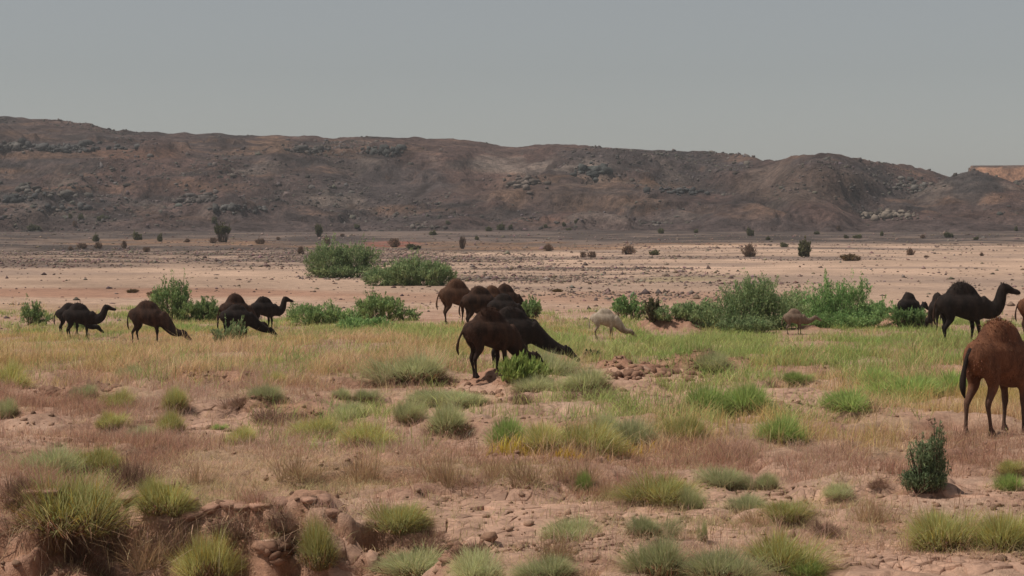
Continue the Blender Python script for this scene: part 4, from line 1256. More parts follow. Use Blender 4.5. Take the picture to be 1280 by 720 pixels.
# ------------------------------------------------------------------ bushes
def bush_meshes(seed, lobes, nplume, nleaf, ca, cb, leaf=0.10, stems=40, lw=0.34, spread=0.10, up=0.6, twigcol=(0.12, 0.085, 0.06)):
    rg = np.random.default_rng(seed)
    lob = np.array(lobes, float)
    vol = lob[:, 3] * lob[:, 4] * lob[:, 5]
    li = rg.choice(len(lob), nplume, p=vol / vol.sum())
    d = rg.standard_normal((nplume, 3)); d /= np.linalg.norm(d, axis=1)[:, None]
    d[:, 2] = np.where(rg.random(nplume) < 0.45, np.abs(d[:, 2]), d[:, 2])
    E = lob[li, :3] + d * lob[li, 3:] * (rg.uniform(0.35, 1.0, nplume) ** 0.5 * rg.uniform(0.9, 1.15, nplume))[:, None]
    wisp = rg.random(nplume) < 0.10
    E[wisp, 2] *= rg.uniform(1.1, 1.35, wisp.sum())
    E[:, 2] = np.maximum(E[:, 2], 0.06 + 0.1 * rg.random(nplume))
    S = np.stack([E[:, 0] * 0.3 + lob[li, 0] * 0.45, E[:, 1] * 0.3 + lob[li, 1] * 0.45, np.full(nplume, -0.03)], -1)
    tone = rg.random(nplume)
    tone = np.clip(tone + 0.5 * (fbm(E[:, 0] * 1.7, E[:, 2] * 1.9 + E[:, 1], seed, 2) - 0.5), 0, 1)
    n = nplume * nleaf
    pi = np.repeat(np.arange(nplume), nleaf)
    t = 1.04 - 0.42 * rg.random(n) ** 1.3
    P = S[pi] + (E[pi] - S[pi]) * t[:, None]
    P[:, 2] = S[pi, 2] + (E[pi, 2] - S[pi, 2]) * t ** 0.8
    sz = np.linalg.norm(lob[li, 3:], axis=1) / 1.7
    P = P + rg.normal(0, 1, (n, 3)) * (spread * sz[pi])[:, None] * (1.25 - 0.8 * np.clip((t - 0.6) / 0.45, 0, 1))[:, None]
    P[:, 2] = np.maximum(P[:, 2], 0.02)
    ax = (E[pi] - S[pi]); ax /= np.linalg.norm(ax, axis=1)[:, None]
    ax = ax * 0.6 + rg.normal(0, 0.45, (n, 3)); ax[:, 2] += up * 0.6
    ax /= np.linalg.norm(ax, axis=1)[:, None]
    sd_ = np.cross(ax, rg.standard_normal((n, 3)) * 0.55 + np.array([0, 0, 1.0])); sd_ /= np.linalg.norm(sd_, axis=1)[:, None]
    L = leaf * rg.uniform(0.55, 1.3, n)
    A = P - ax * L[:, None] * 0.5; Bt = P + ax * L[:, None] * 0.5
    W = sd_ * (L * lw * 0.5)[:, None]
    V = np.stack([A, P + W, Bt, P - W], 1).reshape(-1, 3)
    Q = np.arange(n)[:, None] * 4 + np.arange(4)
    c = np.asarray(ca) * tone[pi][:, None] + np.asarray(cb) * (1 - tone[pi][:, None])
    c = np.clip(c * (1 + 0.18 * rg.standard_normal((n, 1))) * (1 + 0.05 * rg.standard_normal((n, 3))), 0.006, 0.9)
    fol = mk('foliage', V, [Q], np.repeat(c, 4, 0))
    # stems
    si = rg.choice(nplume, min(stems, nplume), replace=False)
    VV, FF = [], []
    o = 0
    for k in si:
        a, b = S[k], E[k]
        mid_ = a * 0.5 + b * 0.5; mid_[2] = a[2] + (b[2] - a[2]) * 0.58
        r0 = 0.016 * (1 + sz[k] * 0.6)
        for q, (p, r) in enumerate(((a, r0), (mid_, r0 * 0.6), (b, r0 * 0.15))):
            for j in range(4):
                an = j * math.pi / 2
                VV.append((p[0] + r * math.cos(an), p[1] + r * math.sin(an), p[2]))
        for q in range(2):
            for j in range(4):
                l = (j + 1) % 4
                FF.append((o + q * 4 + j, o + q * 4 + l, o + q * 4 + 4 + l, o + q * 4 + 4 + j))
        o += 12
    st = mk('stems', np.array(VV), [np.array(FF)], np.tile(np.asarray(twigcol), (len(VV), 1)))
    return fol, st


def place_bush(name, cat, u, v, meshes, label, scale=1.0, group=None, rz=0.0):
    x, y, z = at(u, v)
    t = thing(name, (x, y, z - 0.02), rz, label, cat, group, (scale, scale, scale))
    ob('foliage', meshes[0], M_leaf, t)
    ob('stems', meshes[1], M_twig, t)
    return t


TAM = ((0.35, 0.45, 0.18), (0.165, 0.25, 0.10))
TAMG = ((0.39, 0.465, 0.22), (0.185, 0.26, 0.12))
HERB = ((0.33, 0.46, 0.18), (0.175, 0.29, 0.11))


def px_lobes(y, L):
    """lobes given in pixels of the photograph (du, dh, ru, rh) at distance y"""
    s = y / FPX
    rr = random.Random(int(y * 10) + len(L))
    return [(a * s, rr.uniform(-0.3, 0.3) * c * s, h * s, c * s, c * s * 0.85, e * s) for (a, h, c, e) in L]


def bush(u, v, L, seed, label, n, nl, cols=TAM, leaf=0.11, stems=50, name='tamarisk_bush', cat='bush', **kw):
    x, y, z = at(u, v)
    return place_bush(name, cat, u, v, bush_meshes(seed, px_lobes(y, L), n, nl, *cols, leaf=leaf, stems=stems, **kw), label)


bush(428, 347, [(-18, 22, 28, 22), (14, 26, 26, 16), (-38, 14, 12, 16), (38, 20, 16, 18), (-10, 7, 34, 9), (25, 7, 26, 9)], 1, 'tall domed grey-green tamarisk on the sand behind the herd', 640, 30, TAMG, 0.21)
bush(510, 357, [(-32, 10, 26, 13), (0, 16, 30, 20), (32, 14, 26, 18), (52, 8, 12, 12)], 2, 'long low green tamarisk joined to the tall domed one', 600, 30, TAMG, 0.20)
bush(222, 402, [(-12, 30, 20, 20), (2, 34, 14, 20), (-26, 26, 10, 18), (10, 15, 22, 14), (38, 14, 14, 18)], 3, 'upright green tamarisk behind the single grazing black camel', 300, 30, TAM, 0.13)
bush(262, 402, [(0, 14, 18, 14), (-12, 12, 12, 10)], 4, 'low round green bush touching the upright tamarisk', 130, 30, TAM, 0.13)
bush(45, 407, [(-8, 15, 16, 16), (8, 10, 14, 10), (0, 26, 6, 10)], 5, 'small open bush with brown twigs beside the pair of black camels', 90, 26, TAM, 0.12)
bush(420, 404, [(-40, 12, 26, 14), (-10, 10, 26, 14), (22, 8, 24, 10)], 6, 'low spreading green bush beside the camel with raised head', 320, 30, TAM, 0.12)
bush(476, 402, [(-10, 20, 22, 16), (14, 18, 20, 14), (2, 26, 8, 10), (36, 8, 16, 9)], 7, 'rounder green bush at the end of the low spreading one', 260, 30, TAM, 0.12)
bush(442, 412, [(0, 7, 24, 8), (30, 8, 20, 9)], 8, 'ankle-high leafy green bush in front of the spreading pair', 150, 26, HERB, 0.11)
bush(664, 400, [(0, 14, 14, 14)], 9, 'small dark green bush behind the crowded dark camels', 100, 28, TAM, 0.12)
bush(628, 372, [(0, 5, 12, 7)], 10, 'pale green bush standing among the crowded dark camels', 60, 28, TAMG, 0.12)
bush(792, 400, [(-16, 16, 12, 15), (4, 14, 12, 12), (-4, 24, 6, 8)], 11, 'bright green upright bush behind the pale grey calf', 140, 30, HERB, 0.12)
bush(815, 402, [(0, 15, 12, 14)], 12, 'half-dry brownish green bush beside the clay mound', 90, 28, ((0.15, 0.16, 0.075), (0.12, 0.10, 0.06)), 0.12)
bush(856, 401, [(-22, 10, 18, 10), (4, 12, 22, 12), (28, 12, 18, 12)], 13, 'low grey-green bush at the back of the clay mound', 230, 30, TAMG, 0.12)
bush(935, 412, [(-34, 22, 30, 22), (6, 32, 38, 30), (44, 24, 32, 24), (-14, 50, 26, 16), (16, 54, 26, 14), (-58, 12, 22, 13), (0, 10, 60, 11)], 14, 'biggest feathery tamarisk thicket with tall wispy tops', 860, 36, TAMG, 0.10, stems=140)
bush(1048, 409, [(-28, 24, 28, 24), (10, 30, 26, 26), (30, 44, 12, 16), (-8, 46, 18, 16), (0, 10, 56, 12), (44, 14, 24, 14)], 15, 'big bushy tamarisk behind the small tan calf, tallest sprig to one side', 720, 36, HERB, 0.10, stems=120)
bush(1094, 405, [(0, 14, 20, 14), (22, 12, 14, 12)], 16, 'leafy green bush beside the seated black camel', 190, 30, HERB, 0.12)
bush(1143, 407, [(0, 12, 14, 12), (-16, 13, 16, 13), (10, 11, 13, 11)], 17, 'small leafy bush in front of the seated black camel', 150, 28, HERB, 0.11)
bush(940, 416, [(0, 9, 28, 9), (-26, 9, 20, 10)], 18, 'low grey-green fringe of brush at the foot of the biggest thicket', 190, 28, TAMG, 0.12)
bush(1000, 407, [(-8, 20, 24, 20), (14, 16, 22, 16), (0, 34, 14, 12)], 24, 'grey-green brush filling the gap between the two big tamarisks', 330, 34, TAMG, 0.10)
bush(668, 473, [(-6, 13, 14, 13), (8, 11, 14, 11)], 25, 'fresh green herb where the grazing dark camel lowers its head', 80, 13, ((0.46, 0.54, 0.18), (0.30, 0.40, 0.12)), 0.17, lw=0.2, up=1.2, spread=0.16, stems=40, twigcol=(0.3, 0.33, 0.13), name='leafy_herb', cat='herb')
bush(288, 430, [(-10, 10, 16, 11), (8, 14, 14, 14), (0, 26, 6, 10), (14, 28, 5, 10), (-4, 34, 4, 8)], 19, 'pale green leafy herb growing before the front black camel of the group', 120, 18, ((0.33, 0.40, 0.20), (0.20, 0.28, 0.125)), 0.11, name='leafy_herb', cat='herb')
bush(642, 475, [(0, 14, 20, 15), (16, 16, 16, 15), (-8, 24, 6, 10), (10, 26, 7, 9)], 20, 'leafy yellow-green herb at the feet of the grazing dark camel', 120, 13, ((0.46, 0.54, 0.16), (0.30, 0.40, 0.11)), 0.17, lw=0.2, up=1.2, spread=0.16, stems=60, twigcol=(0.3, 0.33, 0.13), name='leafy_herb', cat='herb')
bush(1159, 612, [(-12, 14, 24, 14), (8, 28, 20, 20), (-10, 48, 17, 14), (8, 56, 14, 15), (14, 70, 9, 10), (8, 12, 16, 12)], 21, 'little dark green tamarisk standing alone on bare ground', 300, 32, ((0.27, 0.33, 0.17), (0.12, 0.16, 0.085)), 0.055, stems=80, name='young_tamarisk', lw=0.25, spread=0.2, up=0.3)
bush(100, 412, [(0, 6, 16, 7)], 22, 'low green herb at the feet of the pair of black camels', 50, 22, HERB, 0.1, name='leafy_herb', cat='herb')
bush(740, 448, [(0, 6, 10, 7)], 23, 'small dark green weed above the broken clay bank', 46, 22, ((0.05, 0.10, 0.04), (0.04, 0.07, 0.03)), 0.09, name='leafy_herb', cat='herb')

# far shrubs on the plain
FAR_L = [(0, 0, 0.5, 0.5, 0.45, 0.42)]
OLIVE = ((0.21, 0.20, 0.105), (0.14, 0.14, 0.078)); BROWN = ((0.27, 0.175, 0.12), (0.19, 0.125, 0.09)); DRYY = ((0.22, 0.15, 0.075), (0.16, 0.11, 0.06))
FK = {
    'olive': [bush_meshes(600 + k, [(-.12, 0, .42, .38, .38, .40), (.2, .1, .34, .3, .3, .3), (0, 0, .2, .45, .42, .2)], 90, 22, *OLIVE, leaf=0.13, stems=25, lw=0.5) for k in range(3)],
    'brown': [bush_meshes(620 + k, [(0, 0, .35, .5, .45, .42), (.2, 0, .5, .2, .2, .3)], 70, 14, *BROWN, leaf=0.16, stems=50, lw=0.2) for k in range(3)],
    'yellow': [bush_meshes(640 + k, [(0, 0, .3, .5, .45, .34)], 70, 16, *DRYY, leaf=0.18, stems=45, lw=0.2) for k in range(2)],
}


def thorn_tree(seed):
    rg = np.random.default_rng(seed)
    fol, st = bush_meshes(seed, [(-.2, 0, .82, .32, .32, .13), (.22, 0, .85, .3, .3, .12), (0, .1, .9, .3, .3, .1)], 110, 24, (0.15, 0.145, 0.06), (0.09, 0.095, 0.045), leaf=0.09, stems=45, lw=0.5, spread=0.06, up=0.1)
    return fol, st


FK['thorn'] = [thorn_tree(661)]
FK['round'] = [bush_meshes(662, [(0, 0, .66, .36, .36, .32), (-.1, 0, .45, .34, .34, .3)], 130, 24, *OLIVE, leaf=0.1, stems=40, lw=0.5)]
FARS = [(43, 289, 18, 10, 'olive'), (120, 302, 11, 10, 'olive'), (123, 311, 11, 10, 'brown'), (155, 311, 9, 13, 'brown'), (172, 300, 14, 11, 'olive'), (200, 302, 8, 12, 'olive'), (183, 315, 11, 8, 'brown'), (234, 303, 9, 6, 'brown'),
        (278, 303, 26, 19, 'thorn'), (267, 304, 12, 9, 'brown'), (101, 274, 10, 7, 'olive'), (88, 273, 6, 7, 'olive'), (268, 279, 10, 10, 'olive'), (126, 276, 11, 8, 'olive'), (93, 283, 7, 8, 'brown'), (103, 311, 14, 9, 'brown'), (88, 313, 9, 7, 'brown'),
        (398, 296, 14, 15, 'round'), (409, 307, 9, 14, 'brown'), (325, 305, 15, 9, 'brown'), (376, 318, 10, 12, 'brown'), (493, 309, 20, 14, 'brown'), (517, 312, 20, 8, 'olive'), (541, 294, 12, 7, 'olive'), (578, 311, 9, 19, 'brown'), (596, 300, 7, 6, 'olive'),
        (611, 289, 10, 7, 'olive'), (626, 288, 12, 10, 'olive'), (638, 287, 7, 7, 'olive'), (446, 285, 9, 6, 'olive'), (428, 296, 7, 5, 'brown'), (686, 314, 15, 12, 'brown'), (729, 322, 10, 9, 'brown'), (740, 322, 12, 10, 'brown'), (785, 318, 22, 14, 'brown'),
        (818, 319, 15, 8, 'olive'), (826, 292, 11, 8, 'olive'), (938, 295, 11, 11, 'olive'), (936, 321, 22, 18, 'brown'), (720, 279, 6, 6, 'olive'), (705, 283, 6, 6, 'olive'), (682, 285, 7, 6, 'olive'), (711, 288, 8, 4, 'olive'), (870, 291, 8, 5, 'olive'),
        (980, 309, 12, 7, 'olive'), (1006, 321, 23, 25, 'olive'), (1063, 326, 28, 13, 'yellow'), (1138, 319, 14, 10, 'brown'), (1186, 297, 14, 8, 'olive'), (1227, 320, 7, 6, 'brown'), (1021, 293, 9, 5, 'olive'), (1048, 288, 7, 8, 'brown'), (1058, 298, 8, 5, 'olive'),
        (1072, 298, 14, 6, 'olive'), (1102, 295, 6, 7, 'olive'), (1153, 298, 8, 6, 'brown'), (1270, 289, 6, 8, 'olive'), (1158, 322, 7, 4, 'brown'), (960, 300, 8, 5, 'olive'), (560, 280, 7, 5, 'olive'), (348, 300, 8, 5, 'brown'), (1220, 300, 8, 5, 'olive'),
        (195, 370, 26, 10, 'yellow'), (165, 366, 16, 8, 'yellow'), (697, 365, 16, 7, 'yellow')]
FLAB = {'olive': ('small olive-green desert shrub dotted over the dark gravel plain', 'olive shrubs on the gravel plain'),
        'brown': ('dry brown twiggy desert shrub on the far plain', 'dry brown shrubs on the far plain'),
        'yellow': ('low straw-coloured dry shrub on the sand', 'straw-coloured shrubs on the sand'),
        'thorn': ('flat-topped thorn tree with an umbrella crown on the gravel plain', None),
        'round': ('lone round-crowned little tree behind the tall domed tamarisk', None)}
SPECIAL = {(1006, 321): 'largest dark olive shrub standing at the edge of the pale sand', (936, 321): 'reddish-brown dry shrub near the largest dark olive shrub', (1063, 326): 'low straw-coloured shrub lying beside the largest dark olive shrub',
           (785, 318): 'spiky reddish dry bush on the orange sand strip', (578, 311): 'tall thin dry sapling on the orange sand strip', (493, 309): 'dry bush on the dark red earth bank', (818, 319): 'low green shrub right beside the spiky reddish bush'}
for i, (u, v, w_, h_, k_) in enumerate(FARS):
    x, y, z = at(u, v)
    s = y / FPX
    lab, grp = FLAB[k_]
    lab2 = SPECIAL.get((u, v))
    if not lab2 and k_ == 'olive':
        if v < 284: lab, grp = 'tiny olive shrub at the foot of the stony hillside', 'olive shrubs under the hillside'
        elif u < 260: lab, grp = 'olive-green shrub on the gravel before the thorn tree', 'olive shrubs by the thorn tree'
        elif u > 950: lab, grp = 'olive-green shrub on the dark gravel beyond the wide pale sand', 'olive shrubs beyond the pale sand'
    if not lab2 and k_ == 'brown':
        if u < 220: lab, grp = 'dry brown shrub on the rocky gravel band behind the pair of black camels', 'brown shrubs on the gravel band'
        elif u < 350: lab, grp = 'dry brown shrub close to the flat-topped thorn tree', 'brown shrubs by the thorn tree'
        elif u > 1000: lab, grp = 'dry brown shrub along the far edge of the wide pale sand', 'brown shrubs at the edge of the sand'
        elif u > 640: lab, grp = 'dry reddish shrub on the orange sand strip', 'reddish shrubs on the orange strip'
    nm = 'thorn_tree' if k_ in ('thorn', 'round') else 'desert_shrub'
    t = thing(nm, (x, y, z - 0.05), (i * 1.7) % 6.28, lab2 or lab, 'tree' if k_ in ('thorn', 'round') else 'shrub', grp, (w_ * s, w_ * s, h_ * s * 1.1))
    f, st = FK[k_][i % len(FK[k_])]
    ob('foliage', f, M_leaf, t)
    ob('trunk' if k_ in ('thorn', 'round') else 'stems', st, M_twig, t)


# ------------------------------------------------------------------ camels
def tube(path, seg=14, sideax=(0, 1, 0)):
    """path: list of (x,y,z, ry, rz); closed tube with rounded ends"""
    P = np.array([p[:3] for p in path], float)
    n = len(P)
    V, F = [], []
    sdv = np.array(sideax, float)
    for i in range(n):
        t = P[min(i + 1, n - 1)] - P[max(i - 1, 0)]
        t = t / np.linalg.norm(t)
        s = sdv - t * np.dot(sdv, t); s /= np.linalg.norm(s)
        u = np.cross(t, s)
        ry, rz = path[i][3], path[i][4]
        for k in range(seg):
            a = 2 * math.pi * k / seg
            V.append(P[i] + s * ry * math.cos(a) + u * rz * math.sin(a))
    for i in range(n - 1):
        for k in range(seg):
            l = (k + 1) % seg
            F.append((i * seg + k, i * seg + l, (i + 1) * seg + l, (i + 1) * seg + k))
    t0 = P[0] - P[1]; t0 /= np.linalg.norm(t0)
    t1 = P[-1] - P[-2]; t1 /= np.linalg.norm(t1)
    V.append(P[0] + t0 * min(path[0][3], path[0][4]) * 0.6); a = len(V) - 1
    V.append(P[-1] + t1 * min(path[-1][3], path[-1][4]) * 0.6); b = len(V) - 1
    for k in range(seg):
        l = (k + 1) % seg
        F.append((l, k, a)); F.append(((n - 1) * seg + k, (n - 1) * seg + l, b))
    return V, F


def smooth_path(path, k=4):
    """Catmull-Rom refinement of a path"""
    A = np.array(path, float)
    out = []
    n = len(A)
    for i in range(n - 1):
        p0 = A[max(i - 1, 0)]; p1 = A[i]; p2 = A[i + 1]; p3 = A[min(i + 2, n - 1)]
        for j in range(k):
            t = j / k
            out.append(0.5 * ((2 * p1) + (-p0 + p2) * t + (2 * p0 - 5 * p1 + 4 * p2 - p3) * t * t + (-p0 + 3 * p1 - 3 * p2 + p3) * t ** 3))
    out.append(A[-1])
    out = [list(o) for o in out]
    for o in out:
        o[3] = max(o[3], 0.01); o[4] = max(o[4], 0.01)
    return out


NECKS = {
    'up': ([(0.55, 1.26, .26, .35), (0.78, 1.16, .20, .29), (1.01, 1.13, .16, .235), (1.20, 1.24, .135, .195), (1.31, 1.46, .12, .165), (1.36, 1.70, .11, .145), (1.40, 1.88, .10, .125)], -10),
    'forward': ([(0.55, 1.26, .26, .35), (0.78, 1.14, .20, .29), (1.02, 1.12, .16, .235), (1.23, 1.22, .135, .20), (1.38, 1.42, .12, .17), (1.46, 1.63, .11, .15), (1.50, 1.80, .10, .13)], -8),
    'level': ([(0.55, 1.26, .26, .35), (0.78, 1.12, .20, .29), (1.02, 1.05, .16, .235), (1.26, 1.09, .135, .19), (1.46, 1.20, .12, .16), (1.60, 1.30, .105, .13)], -18),
    'graze': ([(0.55, 1.24, .26, .35), (0.78, 1.03, .21, .29), (0.97, 0.80, .17, .24), (1.14, 0.62, .145, .20), (1.34, 0.53, .125, .165), (1.53, 0.52, .105, .135)], -34),
    'reach': ([(0.55, 1.26, .26, .35), (0.80, 1.08, .21, .29), (1.04, 0.90, .17, .24), (1.28, 0.75, .145, .20), (1.52, 0.64, .125, .165), (1.72, 0.58, .105, .135)], -30),
}


def camel_mesh(neck='up', stride=(0, 0, 0, 0), hump=1.0, fat=1.0, sit=False, vox=0.04, yaw=0.0, leggy=1.0):
    parts = []
    add = lambda p, k=4, seg=14: parts.append(tube(smooth_path(p, k), seg))
    torso = []
    for x, top, bot, hw in ((-0.86, 1.46, 1.22, .10), (-0.78, 1.58, 1.10, .21), (-0.60, 1.66, 1.02, .29), (-0.34, 1.71, 0.97, .33), (-0.08, 1.72, 0.90, .37), (0.18, 1.70, 0.82, .38), (0.42, 1.64, 0.76, .33), (0.62, 1.54, 0.82, .25), (0.76, 1.42, 0.96, .15)):
        zc = (top + bot) / 2
        torso.append((x, 0, zc, hw * fat, (top - bot) / 2))
    # vertical rings along x
    add(torso, 4, 18)
    hz = 0.44 * hump
    parts.append(tube(smooth_path([(-0.04, 0, 1.44, .27, .66), (-0.05, 0, 1.62, .25, .58), (-0.06, 0, 1.66 + hz * 0.34, .225, .47), (-0.07, 0, 1.66 + hz * 0.64, .19, .36), (-0.075, 0, 1.66 + hz * 0.86, .135, .24), (-0.075, 0, 1.66 + hz * 0.97, .07, .12)], 4), 14))
    nk, hp = NECKS[neck]
    path = []
    for i, (x, z, ry, rz) in enumerate(nk):
        if neck in ('up', 'forward') and x > 0.8:
            x = 0.8 + (x - 0.8) * 0.86; z = z - max(0, z - 1.2) * 0.10; ry *= 1.1; rz *= 1.1
        ry *= 1.1; rz *= 1.12
        q = max(0, x - 0.5)
        path.append((0.5 + q * math.cos(yaw * min(1, q)), q * math.sin(yaw * min(1, q)), z, ry, rz))
    add(path, 4)
    # head along its own direction
    x, yy, z = path[-1][:3]
    a = R(hp); ca, sa = math.cos(a), math.sin(a)
    hd = []
    for d, o, ry, rz in ((q[0] * 1.15, q[1], q[2] * 1.32, q[3] * 1.32) for q in ((-0.07, 0.0, .07, .08), (0.02, 0.035, .10, .115), (0.12, 0.045, .10, .11), (0.22, 0.02, .08, .09), (0.32, -0.01, .065, .075), (0.42, -0.025, .066, .072), (0.50, -0.035, .055, .055), (0.535, -0.045, .03, .03))):
        hd.append((x + d * ca - o * sa, yy, z + d * sa + o * ca, ry, rz))
    add(hd, 3)
    # lower jaw
    add([(x + 0.14 * ca + 0.06 * sa, yy, z + 0.14 * sa - 0.06 * ca, .05, .05), (x + 0.32 * ca + 0.085 * sa, yy, z + 0.32 * sa - 0.085 * ca, .042, .035), (x + 0.46 * ca + 0.085 * sa, yy, z + 0.46 * sa - 0.085 * ca, .03, .025)], 3, 8)
    for s in (-1, 1):
        ex, ez = x + 0.0 * ca - 0.13 * sa, z + 0.0 * sa + 0.13 * ca
        add([(ex, yy + s * 0.07, ez - 0.02, .03, .035), (ex - 0.02, yy + s * 0.105, ez + 0.055, .03, .04), (ex - 0.03, yy + s * 0.125, ez + 0.105, .012, .02)], 2, 8)
    if not sit:
        for q, (s, dx) in enumerate(zip((-1, 1, -1, 1), stride)):
            if q < 2:
                leg = [(0.38, .17, 1.22, .13, .20), (0.38, .185, 1.02, .115, .155), (0.37, .175, 0.86, .085, .11), (0.40, .165, 0.70, .065, .08), (0.415, .16, 0.56, .066, .078), (0.41, .155, 0.46, .052, .058), (0.405, .155, 0.28, .040, .046), (0.405, .155, 0.13, .046, .052), (0.43, .155, 0.055, .07, .08), (0.44, .155, 0.02, .085, .10)]
            else:
                leg = [(-0.50, .15, 1.36, .15, .26), (-0.50, .175, 1.16, .15, .235), (-0.46, .175, 0.98, .12, .18), (-0.45, .17, 0.84, .092, .135), (-0.52, .165, 0.70, .07, .092), (-0.595, .16, 0.57, .062, .076), (-0.60, .155, 0.48, .05, .06), (-0.575, .155, 0.30, .040, .046), (-0.56, .155, 0.13, .046, .05), (-0.535, .155, 0.055, .07, .08), (-0.525, .155, 0.02, .085, .10)]
            pth = []
            for (lx, ly, lz, a_, b_) in leg:
                k = max(0.0, 1 - lz / 1.15)
                pth.append((lx + dx * k, s * ly, lz, a_ * leggy, b_ * leggy))
            # feet are cut flat by the ground
            add(pth, 3, 10)
    else:
        for s in (-1, 1):
            add([(0.40, s * .2, 1.1, .13, .16), (0.52, s * .24, 0.84, .10, .12), (0.70, s * .22, 0.78, .07, .08), (0.45, s * .2, 0.78, .06, .06), (0.30, s * .2, 0.78, .07, .06)], 3, 10)
            add([(-0.5, s * .2, 1.25, .16, .25), (-0.25, s * .30, 0.95, .14, .16), (0.0, s * .32, 0.84, .09, .10), (-0.35, s * .28, 0.79, .07, .07), (-0.6, s * .25, 0.79, .06, .06)], 3, 10)
    VV, FF = [], []
    o = 0
    for v_, f_ in parts:
        VV += [tuple(p) for p in v_]
        FF += [tuple(i + o for i in f) for f in f_]
        o += len(v_)
    me = bpy.data.meshes.new('body_raw')
    me.from_pydata(VV, [], FF)
    me.update()
    import bmesh
    bm = bmesh.new(); bm.from_mesh(me)
    bmesh.ops.recalc_face_normals(bm, faces=bm.faces)
    bm.to_mesh(me); bm.free()
    tmp = bpy.data.objects.new('body_raw', me)
    COL.objects.link(tmp)
    rm = tmp.modifiers.new('r', 'REMESH'); rm.mode = 'VOXEL'; rm.voxel_size = vox
    sm = tmp.modifiers.new('s', 'SMOOTH'); sm.factor = 0.5; sm.iterations = 3
    dg = bpy.context.evaluated_depsgraph_get()
    res = bpy.data.meshes.new_from_object(tmp.evaluated_get(dg))
    bpy.data.objects.remove(tmp); bpy.data.meshes.remove(me)
    res.polygons.foreach_set('use_smooth', np.ones(len(res.polygons), bool))
    if sit:
        co = np.empty(len(res.vertices) * 3, np.float32); res.vertices.foreach_get('co', co)
        co = co.reshape(-1, 3); co[:, 2] -= 0.70
        res.vertices.foreach_set('co', co.ravel())
    res.name = 'body'
    return res, (x, yy, z)


def tail_mesh(swing=0.0, thick=1.0):
    pth = smooth_path([(-0.80, 0, 1.48, .055, .055), (-0.88, swing * 0.1, 1.36, .04, .04), (-0.92 - 0.1 * swing, swing * 0.2, 1.15, .03 * thick, .03 * thick), (-0.92 - 0.16 * swing, swing * 0.3, 0.95, .045 * thick, .04 * thick), (-0.90 - 0.2 * swing, swing * 0.32, 0.80, .04 * thick, .035 * thick), (-0.85 - 0.2 * swing, swing * 0.33, 0.66, .012, .012)], 4)
    v_, f_ = tube(pth, 8)
    me = bpy.data.meshes.new('tail')
    me.from_pydata([tuple(p) for p in v_], [], f_)
    me.update()
    me.polygons.foreach_set('use_smooth', np.ones(len(me.polygons), bool))
    return me


def hair_mesh(body, seed, n, length, zone, colr, wide=0.012):
    """shaggy strands on the hump top and along the neck"""
    rg = np.random.default_rng(seed)
    m = len(body.vertices)
    co = np.empty(m * 3, np.float32); body.vertices.foreach_get('co', co); co = co.reshape(-1, 3)
    no = np.empty(m * 3, np.float32); body.vertices.foreach_get('normal', no); no = no.reshape(-1, 3)
    w = zone(co)
    if w.sum() <= 0:
        return None
    k = rg.choice(m, n, p=w / w.sum())
    B = co[k] - no[k] * 0.01 + rg.normal(0, 0.012, (n, 3))
    L = length * rg.uniform(0.5, 1.3, n)
    d = no[k] * 0.8 + rg.normal(0, 0.35, (n, 3))
    T = B + d * L[:, None]
    T[:, 2] -= L * 0.25
    mid = B + d * L[:, None] * 0.55
    c = jit(colr, n, rg, 0.35)
    V, Q, Tt, C = blades(B, T, mid, wide * rg.uniform(0.6, 1.3, n), c, c * 1.1, rg)
    return mk('hump_hair', V, [Q, Tt], C)


BLACK = dict(c1=(0.015, 0.0115, 0.0105), c2=(0.036, 0.024, 0.020), leg=(0.017, 0.013, 0.012))
DBROWN = dict(c1=(0.025, 0.015, 0.0115), c2=(0.076, 0.039, 0.026), leg=(0.024, 0.016, 0.014))
MBROWN = dict(c1=(0.065, 0.034, 0.022), c2=(0.13, 0.068, 0.042), leg=(0.035, 0.02, 0.014))
RUSSET = dict(c1=(0.085, 0.036, 0.021), c2=(0.215, 0.093, 0.050), leg=(0.10, 0.06, 0.045))
CREAM = dict(c1=(0.33, 0.26, 0.20), c2=(0.50, 0.41, 0.32), leg=(0.20, 0.14, 0.10))
TAN = dict(c1=(0.165, 0.115, 0.083), c2=(0.26, 0.185, 0.135), leg=(0.14, 0.10, 0.075))
FUR = {}


def fur(coat):
    k = coat['c1']
    if k not in FUR:
        FUR[k] = mat_fur('camel_coat', coat['c1'], coat['c2'], coat['leg'])
    return FUR[k]


GC = 'herd of grazing camels'
hz_top = lambda co: np.where((co[:, 2] > 1.82) & (np.abs(co[:, 0] + 0.07) < 0.3), 1.0, 0.0)


